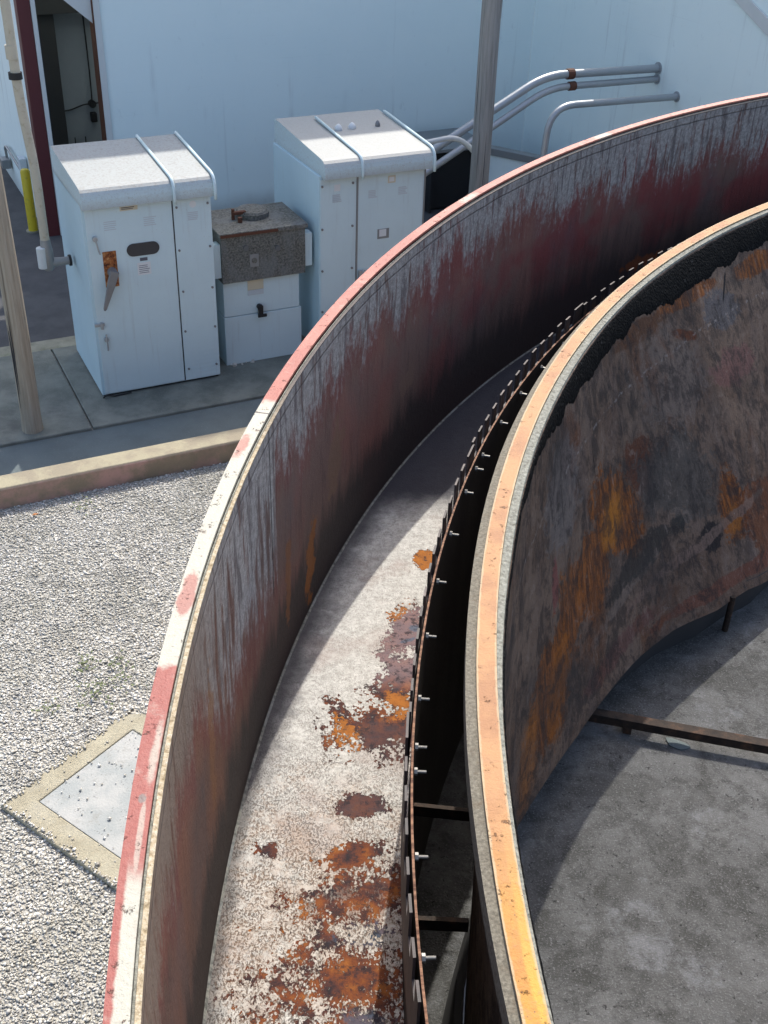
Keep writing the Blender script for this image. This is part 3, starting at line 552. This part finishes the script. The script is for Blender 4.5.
# ------------------------------------------------------------------ conduits
def conduit(name, label, pts, r, bend, mat, clamps=(), grp=None, base=(8.2, 1.9)):
    t = bthing(name, label, 'conduit', *base, 0, grp)
    P = [(a-base[0], b-base[1], z) for a, b, z in pts]
    MB().tube(P, r, 14, bend).build('pipe', mat, t, smooth=50)
    for (a, b, z) in clamps:
        c = MB().cyl((a-.05-base[0], b-base[1], z), (a+.05-base[0], b-base[1], z), r*1.3, 14); c.build('coupling', 'rust_brown', t, bev=.004)
    e = P[0]; MB().cyl((e[0]-.012, e[1], e[2]), (e[0]-.001, e[1], e[2]), r*1.55, 18).build('wall_ring', 'galvanised', t)
    return t
conduit('conduit', 'upper of the paired silver conduits with a rusty coupling, leaving the right wing wall', [(8.2, 1.93, 2.37), (6.4, 1.9, 2.41), (4.25, 1.95, 1.30), (4.25, 1.95, 0)], .052, .3, 'galvanised', [(6.78, 1.91, 2.402)], 'silver conduits from the wing wall', (8.2, 1.93))
conduit('conduit', 'lower of the paired silver conduits, just under the other one', [(8.2, 1.92, 2.235), (6.45, 1.86, 2.265), (4.12, 1.8, 1.08), (4.12, 1.8, 0)], .044, .3, 'galvanised', [(6.8, 1.87, 2.259)], 'silver conduits from the wing wall', (8.2, 1.92))
conduit('conduit', 'single silver conduit below the pair, bending down behind the red tank rim', [(8.2, 1.46, 2.11), (6.22, 1.44, 2.15), (6.12, 1.44, 0)], .044, .36, 'galvanised', (), 'silver conduits from the wing wall', (8.2, 1.46))
t = bthing('vent_pipe', 'thin white pipe curving down behind the second cabinet and timber pole', 'pipe', 4.2, 1.35)
MB().tube([(-.35, .02, 1.75), (-.2, 0, 1.86), (.65, 0, 1.93), (.95, -.02, 1.7), (1.0, -.02, 0)], .032, 12, .16).build('pipe', 'trim_white', t, smooth=50)
# beige riser
t = bthing('riser_pipe', 'tall beige riser pipe with a grey elbow entering the large cabinet side', 'pipe', -.27, .62)
MB().tube([(0, 0, 1.52), (0, 0, 2.3), (-.05, .02, 2.95), (-.06, .02, 6.2)], .046, 16, .25).build('pipe', 'beige_pipe', t, smooth=50)
MB().cyl((-.055, .02, 3.12), (-.055, .02, 3.18), .064, 18).build('clamp', 'black_metal', t)
MB().cyl((-.06, .02, 3.30), (-.06, .02, 3.42), .055, 18).build('joint_sleeve', 'beige_pipe', t)
mb = MB(); mb.tube([(0, 0, 1.56), (0, 0, 1.5), (0, 0, 1.46), (-.0, 0, 1.27), (.0, 0, 1.235)], [.05, .055, .062, .066, .04], 18); mb.tube([(0, 0, 1.31), (.14, 0, 1.31), (.21, 0, 1.31)], [.055, .042, .042], 16)
mb.build('elbow_body', 'elbow_metal', t, smooth=50)
MB().cyl((.21, 0, 1.31), (.235, 0, 1.31), .058, 16).build('lock_ring', 'black_metal', t)
MB().cyl((-.055, -.02, 1.49), (-.055, -.02, 1.27), .05, 16).build('elbow_cover', 'trim_white', t, bev=.01)

# ------------------------------------------------------------------ cabinets
HOOD = [(-.085, 2.03), (-.085, 2.12), (-.078, 2.165), (-.06, 2.195), (-.03, 2.217), (.01, 2.228), (1.18, 2.315), (1.215, 2.30), (1.215, 2.04)]
def hood_rib(a, top, w=.016):
    p = [(1.19, 2.33), (.01, 2.245), (-.05, 2.225), (-.092, 2.17), (-.105, 2.11), (-.105, 2.0)]
    return MB().tube([(a, b, z+(.0)) for b, z in p], w, 8, .04, 4)
def lines_patch(mb, a0, a1, z0, z1, n, d, gap=.5):
    h = (z1-z0)/n
    for i in range(n): mb.box(a0, a1-random.uniform(0, (a1-a0)*.25), d, d+.001, z0+i*h, z0+i*h+h*gap)
    return mb
# large cabinet
C1 = bthing('electrical_cabinet', 'large pale blue electrical cabinet with a rust backed lever handle and dark slot', 'cabinet', 0, 0, .01)
MB().box(0, 1.30, 0, 1.2, 0.02, 2.06).build('body', 'cabinet_side_paint', C1, bev=.006)
MB().box(.02, 1.28, .02, 1.18, 0.0, .02).build('plinth', 'black_metal', C1)
dr = MB().box(.028, .893, -.014, -.0, .035, 2.03).build('door', 'cabinet_paint', C1, bev=.004)
sp_ = MB().box(.908, 1.297, -.012, -.0, .03, 2.03).build('side_panel', 'cabinet_paint', C1, bev=.004)
MB().box(.893, .908, -.003, .0, .03, 2.03).build('seam', 'dark_slot', C1)
hd = MB().prism(HOOD, .0, 1.315).build('hood', 'hood_weathered', C1, bev=.004)
for a in (.905, 1.322): hood_rib(a, 0).build('hood_rib', 'cabinet_paint', C1, smooth='all')
# slot window
mb = MB(); n = 12; r = .065; P = []
for i in range(n+1): t_ = math.pi/2-math.pi*i/n; P.append((.67+r*math.cos(t_), 1.56+r*math.sin(t_)))
for i in range(n+1): t_ = -math.pi/2-math.pi*i/n; P.append((.468+r*math.cos(t_), 1.56+r*math.sin(t_)))
N_ = len(P); mb.quadmesh([(a, -.022, z) for a, z in P]+[(a, -.013, z) for a, z in P], [tuple(range(N_))]+[(i, (i+1) % N_, N_+(i+1) % N_, N_+i) for i in range(N_)]); mb.build('slot_window', 'dark_slot', dr)
MB().box(.16, .295, -.022, -.0135, 1.21, 1.58).build('handle_plate', 'rust_plate', dr, bev=.003)
h_ = MB().cyl((.235, -.02, 1.37), (.235, -.09, 1.37), .05, 16, .042).build('lever_hub', 'grey_handle', dr, bev=.004)
mb = MB(); A, B = Vector((.245, -.10, 1.40)), Vector((.10, -.115, 1.01)); d = (B-A).normalized(); s = Vector((-d.z, 0, d.x))
V = []
for p, w_, t_ in ((A, .045, .02), (A+d*.12, .04, .018), (B-d*.02, .016, .012), (B, .008, .008)):
    for sx, sy in ((-1, -1), (1, -1), (1, 1), (-1, 1)): V.append(p+s*w_*sx+Vector((0, t_*sy, 0)))
F = [(i*4+k, i*4+(k+1) % 4, (i+1)*4+(k+1) % 4, (i+1)*4+k) for i in range(3) for k in range(4)]+[(0, 1, 2, 3), (12, 13, 14, 15)]
mb.quadmesh(V, F); mb.build('lever', 'grey_handle', dr, bev=.004)
MB().cyl((.1, -.014, 1.725), (.1, -.05, 1.725), .024, 12).tube([(.1, -.045, 1.74), (.118, -.05, 1.62), (.135, -.045, 1.57)], .008, 8).build('latch_handle', 'galvanised', dr)
MB().cyl((.1, -.014, .66), (.1, -.05, .66), .024, 12).tube([(.1, -.045, .72), (.102, -.05, .62), (.105, -.045, .54)], .009, 8).build('latch_handle', 'galvanised', dr)
MB().box(.0, .10, -.035, -.012, .81, .84).box(.06, .085, -.05, -.012, .78, .85).build('hasp', 'galvanised', C1, bev=.003)
mb = MB().box(.375, .552, -.0165, -.0142, 1.965, 2.02); mb.build('name_plate', 'beige_plate', dr)
lines_patch(MB(), .39, .54, 1.978, 2.008, 2, -.0175).build('plate_print', 'ink', dr)
mb = MB().box(.495, .632, -.0165, -.0142, 1.29, 1.42); mb.build('sticker', 'sticker_white', dr); lines_patch(MB(), .51, .62, 1.31, 1.405, 5, -.0175, .3).build('sticker_print', 'ink', dr)
MB().box(.528, .605, -.017, -.0142, 1.437, 1.47).build('small_tag', 'ink', dr)
for a0, a1 in ((.205, .335), (.60, .73)): lines_patch(MB(), a0, a1, 1.79, 1.89, 5, -.0152, .45).build('faded_label', 'sticker_faded', dr)
lines_patch(MB(), 1.05, 1.17, 1.79, 1.88, 5, -.0132, .6).build('faded_label', 'sticker_faded', sp_)
MB().cyl((1.11, -.012, 1.95), (1.11, -.0145, 1.95), .035, 14).build('round_sticker', 'sticker_white', sp_)
for a, z in ((.94, 1.937), (1.262, 1.945), (.938, 1.492), (1.263, 1.496), (.946, 1.048), (1.262, 1.049), (.938, .602), (1.265, .605), (.946, .163), (1.257, .165)):
    MB().cyl((a, -.012, z), (a, -.024, z), .012, 8).build('screw', 'grey_handle', sp_)
mb = MB(); mb.tube([(.0, -.02, .0), (.03, -.05, .04), (.12, -.04, .01), (.3, -.03, .015)], .008, 6, .02); mb.build('ground_wire', 'black_metal', C1)
# second cabinet
C2 = bthing('electrical_cabinet', 'second pale blue electrical cabinet with two domed vents on its cleaner roof', 'cabinet', 2.52, .10, .0)
MB().box(0, 1.25, 0, 1.35, .02, 2.05).build('body', 'cabinet_side_paint', C2, bev=.006)
MB().box(.02, 1.22, .02, 1.3, -.02, .02).build('plinth', 'black_metal', C2)
sp2 = MB().box(.012, .43, -.012, 0, .03, 2.02).build('side_panel', 'cabinet_paint', C2, bev=.004)
dr2 = MB().box(.45, 1.235, -.014, 0, .03, 2.02).build('door', 'cabinet_paint', C2, bev=.004)
MB().box(.43, .45, -.018, -.002, .03, 2.02).build('centre_strip', 'frame_grey', C2)
MB().box(1.25, 1.29, .04, .12, .02, 2.0).build('corner_channel', 'frame_grey', C2)
MB().prism([(b*1.13, z-.0) for b, z in HOOD], .03, 1.31).build('hood', 'hood_clean', C2, bev=.004)
for a in (.46, 1.315): hood_rib(a, 0).build('hood_rib', 'cabinet_paint', C2, smooth='all')
for a, b in ((.47+.10, .80), (.74, .81), (1.05, .80)):
    r_ = .045 if a < 1 else .03
    MB().tube([(a, b, 2.26), (a, b, 2.305), (a, b, 2.33), (a, b, 2.345)], [r_, r_*.95, r_*.6, r_*.15], 16).build('roof_vent', 'sticker_white' if a < 1 else 'grey_handle', C2, smooth='all')
for a, z in ((.02+.01, 1.945), (.385, 1.95), (.03, 1.48), (.385, 1.48), (.03, 1.01), (.385, 1.0), (.03, .53), (.385, .53)): MB().cyl((a, -.012, z), (a, -.025, z), .013, 8).build('screw', 'grey_handle', sp2)
mb = MB().box(.80, .89, -.0165, -.0142, 1.90, 1.98); mb.build('sticker', 'beige_plate', dr2); MB().box(.815, .875, -.018, -.0166, 1.915, 1.965).build('sticker_print', 'sticker_white', dr2)
MB().box(.69, .83, -.018, -.0142, 1.29, 1.40).build('lock_plate', 'frame_grey', dr2); MB().box(.71, .795, -.02, -.0181, 1.315, 1.395).build('lock_label', 'sticker_white', dr2)
MB().box(.17, .24, -.0145, -.0122, 1.88, 1.95).build('sticker', 'sticker_white', sp2)
for a0, a1, p_ in ((.15, .26, sp2), (.57, .68, dr2), (.93, 1.04, dr2)): lines_patch(MB(), a0, a1, 1.76, 1.85, 5, -.0152, .7).build('faded_label', 'sticker_faded', p_)
MB().cyl((.49, -.014, .88), (.49, -.06, .88), .028, 12).box(.46, .50, -.055, -.014, .80, .96).tube([(.50, -.05, .9), (.53, -.055, .97)], .01, 8).build('latch_handle', 'galvanised', dr2)
# middle box
C3 = bthing('cable_box', 'speckled grey steel box on top of white boxes between the two cabinets', 'box', 1.45, .22, .0)
MB().box(.0, .90, .0, .62, .0, .575).build('lower_box', 'cabinet_paint', C3, bev=.005)
MB().box(-.005+.01, .88, -.0+.006, .60, .582, 1.05).build('upper_box', 'cabinet_paint', C3, bev=.005)
ub = MB().box(-.01, .94, -.045, .66, .985, 1.50).build('steel_box', 'lichen_steel', C3, bev=.006)
MB().box(-.03, .965, -.07, .70, 1.50, 1.545).build('lid', 'lichen_steel', ub, bev=.006)
MB().box(-.02, .62, -.0735, -.0705, 1.503, 1.535).build('lid_edge', 'rust_brown', ub)
mb = MB().cyl((.50, .40, 1.545), (.50, .40, 1.60), .185, 28); mb.cyl((.50, .40, 1.60), (.50, .40, 1.618), .175, 28, .16); mb.build('round_cover', 'lichen_steel', ub, bev=.005)
MB().cyl((.26, .33, 1.545), (.26, .33, 1.66), .018, 10).box(.25, .40, .30, .35, 1.60, 1.63).cyl((.30, .22, 1.545), (.30, .22, 1.60), .025, 10).build('hinge_bolt', 'rust_brown', ub)
for a_, z_ in ((.26, 1.36), (.62, 1.31)): MB().cyl((a_, -.045, z_), (a_, -.06, z_), .03, 14).build('plug', 'shed_grey', ub)
MB().box(.30, .40, -.052, -.045, 1.14, 1.28).build('tag_plate', 'frame_grey', ub); MB().cyl((.35, -.052, 1.21), (.35, -.06, 1.21), .03, 12).build('plug', 'lichen_steel', ub)
for a0, a1 in ((-.095, -.012), (.942, 1.03)): MB().box(a0, a1, -.02, .10, 1.05, 1.42).build('side_bracket', 'cabinet_paint', C3, bev=.004)
MB().box(.28, .46, -.003, .005, .86, .975).build('label', 'beige_plate', C3); MB().box(.28, .46, -.002, .0055, .80, .857).build('label', 'sticker_faded', C3)
MB().cyl((.40, .0, .66), (.40, -.05, .66), .03, 12).box(.385, .43, -.06, -.0, .56, .68).box(.37, .47, -.065, -.04, .55, .58).build('draw_latch', 'black_metal', C3, bev=.003)
mb = MB()
for i in range(16): a = random.uniform(-.03, .3); b = random.uniform(-.06, .0); r_ = random.uniform(.008, .02); mb.box(a, a+r_*1.5, b, b+r_, 0, r_)
o = mb.build('debris', 'gravel_stone'); place(o, 1.45, .22, .01); tag(o, 'crumbs of broken concrete lying at the foot of the white middle box', 'debris', kind='stuff')

# ------------------------------------------------------------------ timber poles
def pole(name, label, a, b, r0, r1, h, mat, lean=(0, 0), seed=0):
    random.seed(seed); t = bthing(name, label, 'pole', a, b, 0, 'timber poles'); m = MB(); n = 28; K = 40; V = []
    for i in range(K+1):
        z = h*i/K; r = r0+(r1-r0)*i/K; 
        for k in range(n):
            th = 2*math.pi*k/n; rr = r*(1+.03*math.sin(3*th+1.3+z*.2)+.02*math.sin(7*th+z*.5)) + (.0 if i else .006)
            V.append((rr*math.cos(th)+lean[0]*z+.01*math.sin(z*1.3), rr*math.sin(th)+lean[1]*z, z))
    F = [(i*n+k, i*n+(k+1) % n, (i+1)*n+(k+1) % n, (i+1)*n+k) for i in range(K) for k in range(n)]+[tuple(range(n))[::-1], tuple(range(K*n, K*n+n))]
    m.quadmesh(V, F).build('shaft', mat, t, smooth=60)
    for k in range(9):                        # drying cracks as thin dark slivers let into the wood
        th = random.uniform(math.pi, 2*math.pi); z0 = random.uniform(0, h*.7); l = random.uniform(.4, 1.6); r = r0+(r1-r0)*z0/h
        m2 = MB(); c_, s_ = math.cos(th), math.sin(th)
        A = (r*1.0*c_+lean[0]*z0, r*1.0*s_+lean[1]*z0); B = (r*.985*c_+lean[0]*(z0+l), r*.985*s_+lean[1]*(z0+l))
        m2.tube([(A[0], A[1], z0), ((A[0]+B[0])/2+.004, (A[1]+B[1])/2, z0+l/2), (B[0], B[1], z0+l)], [.001, .006, .001], 5).build('crack', 'dark_slot', t)
    return t
pole('timber_pole', 'pale tan weathered timber pole standing on the pad at the left', -.81, -.41, 0.098, .08, 6.2, 'pole_wood_tan', (0, 0), 4)
pole('timber_pole', 'grey timber pole standing behind the red tank rim beside the black enclosure', 4.98, 1.0, .118, .108, 6.4, 'pole_wood_grey', (.008, 0), 5)

# ------------------------------------------------------------------ round tank
T = thing('steel_tank', 'large round steel tank with a coral and white rim and a crusted ring channel', 'tank', CX, CY, 0, 0)
def build_rim(name, label): pass
n = 360
ow = MB().revolve([(8.688, 3.490), (8.678, 3.490), (8.678, 2.10), (8.688, 2.10)], 0, 360, n).build('outer_wall', 'outer_wall_steel', T, smooth=40)
MB().revolve([(8.690, 3.4905), (8.690, 3.497), (8.6765, 3.497), (8.6765, 3.4905)], 0, 360, n).build('plate_edge', 'plate_edge_grit', ow, smooth=30)
MB().revolve([(8.760, 0.0), (8.745, 0.), (8.745, 3.44), (8.760, 3.44)], 0, 360, n).build('outer_shell', 'rust_brown', ow, smooth=40)
MB().revolve([(8.752, 3.520), (8.6965, 3.520), (8.6965, 3.508), (8.740, 3.508), (8.740, 3.44), (8.752, 3.44)], 0, 360, n, 'rim').build('rim_flange', 'outer_rim_paint', ow, smooth=30)
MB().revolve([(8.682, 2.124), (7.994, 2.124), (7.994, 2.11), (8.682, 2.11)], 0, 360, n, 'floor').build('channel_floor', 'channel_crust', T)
MB().revolve([(8.679, 2.126), (8.679, 2.134), (8.668, 2.126)], 0, 360, n).build('weld_bead', 'lichen_steel', T, smooth=60)
MB().revolve([(7.992, 2.83), (7.984, 2.83), (7.984, .68), (7.992, .68)], 0, 360, n).build('channel_wall', 'channel_wall_steel', T, smooth=40)
MB().revolve([(8.744, .68), (.05, .68), (.05, .0), (8.744, .0)], 0, 360, 180, 'floor').build('tank_floor', 'pit_concrete', T)
MB().revolve([(8.6962, 3.500), (8.6905, 3.500), (8.6905, 3.46), (8.6962, 3.46)], 0, 360, n).build('joint_filler', 'rim_plate_grey', ow)
# notched weir plates: tall tabs with slots between
def weir(az0, az1, r):
    mb = MB(); pitch = math.degrees(.142/r); a = az0; zt = 2.912; zs = 2.80; zb = 2.55; th = .009
    def seg(s0, s1, z0, z1): mb.revolve([(r, z1), (r+th, z1), (r+th, z0), (r, z0)], s0, s1, 1 if s1-s0 < .8 else 12)
    seg(az0, az1, zb, zs)
    first = True
    while a < az1-.01:
        e = min(a+pitch*(.47 if not first else .9), az1); seg(a, e, zs, zt+random.uniform(-.014, .006)); a = a+pitch if not first else e+pitch*.5; first = False
    return mb
joints = [107.9+14*k for k in range(11)]; random.seed(9)
for i, a in enumerate(joints): weir(a-.25, a+13.75, 7.999+(.007 if i % 2 else 0)).build('weir_plate', 'weir_steel', T)
# bolts
az = 136.4; k = 0; bl = []
while az < 214: bl.append(az); az += 2.65
bl += [163.9, 177.95, 149.7, 191.8]
for az in bl:
    c_, s_ = math.cos(R(az)), math.sin(R(az)); z = 2.79
    MB().cyl((7.979*c_, 7.979*s_, z), (7.937*c_, 7.944*s_, z), .0055, 8).cyl((7.979*c_, 7.979*s_, z), (7.968*c_, 7.968*s_, z), .014, 6).build('bolt', 'zinc_bolt', T)
# struts across the gap under the channel
for az, z in ((174.7, 2.0), (178.8, 2.0), (188, 2.0), (197, 2.)):
    c_, s_ = math.cos(R(az)), math.sin(R(az)); t_ = Vector((-s_, c_, 0)); A = Vector((7.978*c_, 7.978*s_, z)); B = Vector((7.735*c_, 7.735*s_, z)); mb = MB()
    for (w0, w1, z0, z1) in ((-.008, .012, -.008, 0), (.004, .012, -.06, -.009)):
        P = [p+t_*w+Vector((0, 0, zz)) for zz in (z0, z1) for p, w in ((A, w0), (B, w0), (B, w1), (A, w1))]
        mb.quadmesh(P, [(3, 2, 1, 0), (4, 5, 6, 7), (0, 1, 5, 4), (1, 2, 6, 5), (2, 3, 7, 6), (3, 0, 4, 7)])
    mb.build('gap_strut', 'beam_rust', T)
# inner ring
BA = [0, 60, 110, 132, 144.5, 145.7, 149.1, 151.8, 155.2, 158.9, 162, 165.3, 168, 176, 185, 215, 280, 360]
BR = [7.62, 7.3, 6.72, 6.55, 6.62, 6.69, 6.80, 6.97, 7.103, 7.203, 7.288, 7.40, 7.498, 7.66, 7.69, 7.69, 7.66, 7.62]
WO = lambda a: float(np.interp(a % 360, [0, 140, 150, 158, 166, 180, 187, 192, 360], [.02, .012, .016, .024, .035, .036, .028, .02, .02]))
WI = lambda a: float(np.interp(a % 360, [0, 138, 150, 160, 172, 179, 190, 360], [.02, .028, .034, .042, .038, .014, .008, .02]))
WB = .95
def rb(az): return float(np.interp(az % 360, BA, BR))
IR = thing('inner_ring_wall', 'inner steel ring wall with an orange painted rim and black tar band', 'ring wall', CX, CY, .68, 0)
Z = -.68
iw = MB().revolve(lambda a: [(7.707-WI(a), 3.06+Z), (rb(a), WB+Z), (rb(a)+.02, WB+Z), (7.735, 3.06+Z)], 0, 360, n, rad=7.6)
# v must be world height for the material
iw.uv = [[(u_, v_-Z) for u_, v_ in f] for f in iw.uv]
iw = iw.build('wall', 'inner_wall_steel', IR, smooth=40)
rim = MB().revolve([(7.782, 3.0895+Z), (7.711, 3.0895+Z), (7.711, 3.080+Z), (7.772, 3.080+Z), (7.772, 3.0785+Z), (7.782, 3.0785+Z)], 0, 360, n, 'rim').build('rim_flange', 'inner_rim_paint', IR, smooth=30)
leg = MB().revolve(lambda a: [(7.7835, 3.074+Z), (7.7835+WO(a), 3.070+Z), (7.7835+WO(a), 2.98+Z), (7.7735, 2.98+Z), (7.7735, 3.074+Z)], 0, 360, n, 'leg'); leg.uv = [[(u_, v_-Z) for u_, v_ in f] for f in leg.uv]
leg.build('rim_leg', 'rim_leg_grey', rim, smooth=30)
MB().revolve(lambda a: [(7.7095, 3.0795+Z), (7.709-WI(a)*.9, 3.073+Z), (7.707-WI(a), 3.05+Z), (7.7095, 3.05+Z)], 0, 360, n).build('plate_edge', 'rim_plate_grey', rim, smooth=30)
MB().revolve(lambda a: [(rb(a)+.028, WB+.06+Z), (rb(a)+.10, 0), (rb(a)+.12, 0), (rb(a)+.07, WB+.10+Z)], 0, 360, n).build('sun_block_skirt', 'interior_dark', IR, smooth=40)  # added ring that keeps sun from leaking under the wall
# tar band: rough, ragged lower edge
random.seed(21); mb = MB(); V = []; UV = []; N = 2600; K = 9; ph = [random.uniform(0, 6.28) for _ in range(12)]
hs = np.interp(np.arange(N+1)/N*360, [0, 120, 137, 150, 158, 166, 176, 190, 360], [.16, .16, .17, .17, .15, .10, .05, .03, .1])
jit = rng.normal(0, 1, N+1); jit = np.convolve(jit, np.ones(9)/9, 'same')*.045
for i in range(N+1):
    a = R(360*i/N); dpt = max(.02, hs[i]*(1+.10*math.sin(a*23+ph[0])+.06*math.sin(a*57+ph[1]))+jit[i])
    for k in range(K+1):
        z = 3.062-dpt*k/K; f = (3.06-z)/(3.06-WB); rt_ = 7.707-WI(math.degrees(a)); rw = rt_+(rb(math.degrees(a))-rt_)*f
        r = rw-(.005*math.sin(math.pi*min(1, (k+.4)/(K+.4)))+ (rng.uniform(0, .004) if 0 < k < K else 0)) + (.004 if k in (0, K) else 0)
        V.append((r*math.cos(a), r*math.sin(a), z+Z)); UV.append((a*7.6, z))
F = [(i*(K+1)+k, (i+1)*(K+1)+k, (i+1)*(K+1)+k+1, i*(K+1)+k+1) for i in range(N) for k in range(K)]
mb.quadmesh(V, F, UV).build('tar_band', 'tar', iw, smooth='all')
# legs under the ring wall
for az in [147.5-24*k for k in range(-3, 7)]:
    r = rb(az)-.0; c_, s_ = math.cos(R(az)), math.sin(R(az))
    MB().cyl((r*c_+.0, r*s_, 0), (r*c_, r*s_, .30), .022, 10).build('support_leg', 'beam_rust', IR)
# beam lying across the pit
bm_ = thing('floor_beam', 'dark rusty steel angle bar lying across the stained pit floor', 'beam', 1.30, 5.29, .68, math.atan2(-.25, 1.13))
MB().box(-.05, 4.2, -.033, .033, .105, .113).box(-.05, 4.2, -.033, -.025, .05, .104).build('angle_bar', 'beam_rust', bm_, bev=.002)
for x_ in (.25, 2.0, 3.8): MB().box(x_, x_+.05, -.03, .03, .0, .05).build('foot', 'beam_rust', bm_)
o = MB(); P = [(.07*math.cos(t)*(1+.25*math.sin(3*t)), .045*math.sin(t)*(1+.2*math.cos(2*t)), 0) for t in [2*math.pi*i/14 for i in range(14)]]
o.quadmesh(P+[(x, y, .008) for x, y, z in P]+[(0, 0, .014)], [tuple(range(14))[::-1]]+[(i, (i+1) % 14, 14+(i+1) % 14, 14+i) for i in range(14)]+[(14+i, 14+(i+1) % 14, 28) for i in range(14)])
o = o.build('paper_scrap', 'walkway_surface', smooth=50); o.location = (1.86, 5.12, .682); o.rotation_euler = (0, 0, -.5); tag(o, 'small flattened bluish grey scrap on the pit floor in front of the angle bar', 'scrap')

# ------------------------------------------------------------------ sky, sun, camera
el, azs = R(50.3), R(7.25)
w = bpy.data.worlds.new('World'); SC.world = w; w.use_nodes = True; nt = w.node_tree
sky = nt.nodes.new('ShaderNodeTexSky'); sky.sky_type = 'NISHITA'; sky.sun_disc = False; sky.sun_elevation = el; sky.sun_rotation = azs; sky.air_density = .9; sky.dust_density = 3.2; sky.ozone_density = .5
bg = nt.nodes['Background']; bg.inputs[1].default_value = .15; nt.links.new(sky.outputs[0], bg.inputs[0])
sl = bpy.data.lights.new('sun', 'SUN'); sl.energy = 2.15; sl.angle = R(.53); sl.color = (1., .955, .88); so = bpy.data.objects.new('sun', sl); COL.objects.link(so)
S = Vector((math.sin(azs)*math.cos(el), math.cos(azs)*math.cos(el), math.sin(el))); so.rotation_euler = S.to_track_quat('Z', 'Y').to_euler(); so.location = (0, 20, 30)
cam = bpy.data.cameras.new('camera'); co = bpy.data.objects.new('camera', cam); COL.objects.link(co); SC.camera = co
pitch, roll = R(33.4617), R(1.91236); c, s = math.cos(pitch), math.sin(pitch)
fw = Vector((0, c, -s)); up = Vector((0, s, c)); rt = Vector((1, 0, 0)); cr, sr = math.cos(roll), math.sin(roll)
r2 = rt*cr+up*sr; u2 = up*cr-rt*sr; mt = Matrix((r2, u2, -fw)).transposed().to_4x4(); mt.translation = (0, 0, 5.72); co.matrix_world = mt
cam.sensor_fit = 'HORIZONTAL'; cam.sensor_width = 36; cam.lens = 36*1139.18/768; cam.clip_start = .05; cam.clip_end = 2000
SC.view_settings.view_transform = 'Standard'; SC.view_settings.look = 'None'; SC.view_settings.gamma = 1; SC.view_settings.exposure = 1.15
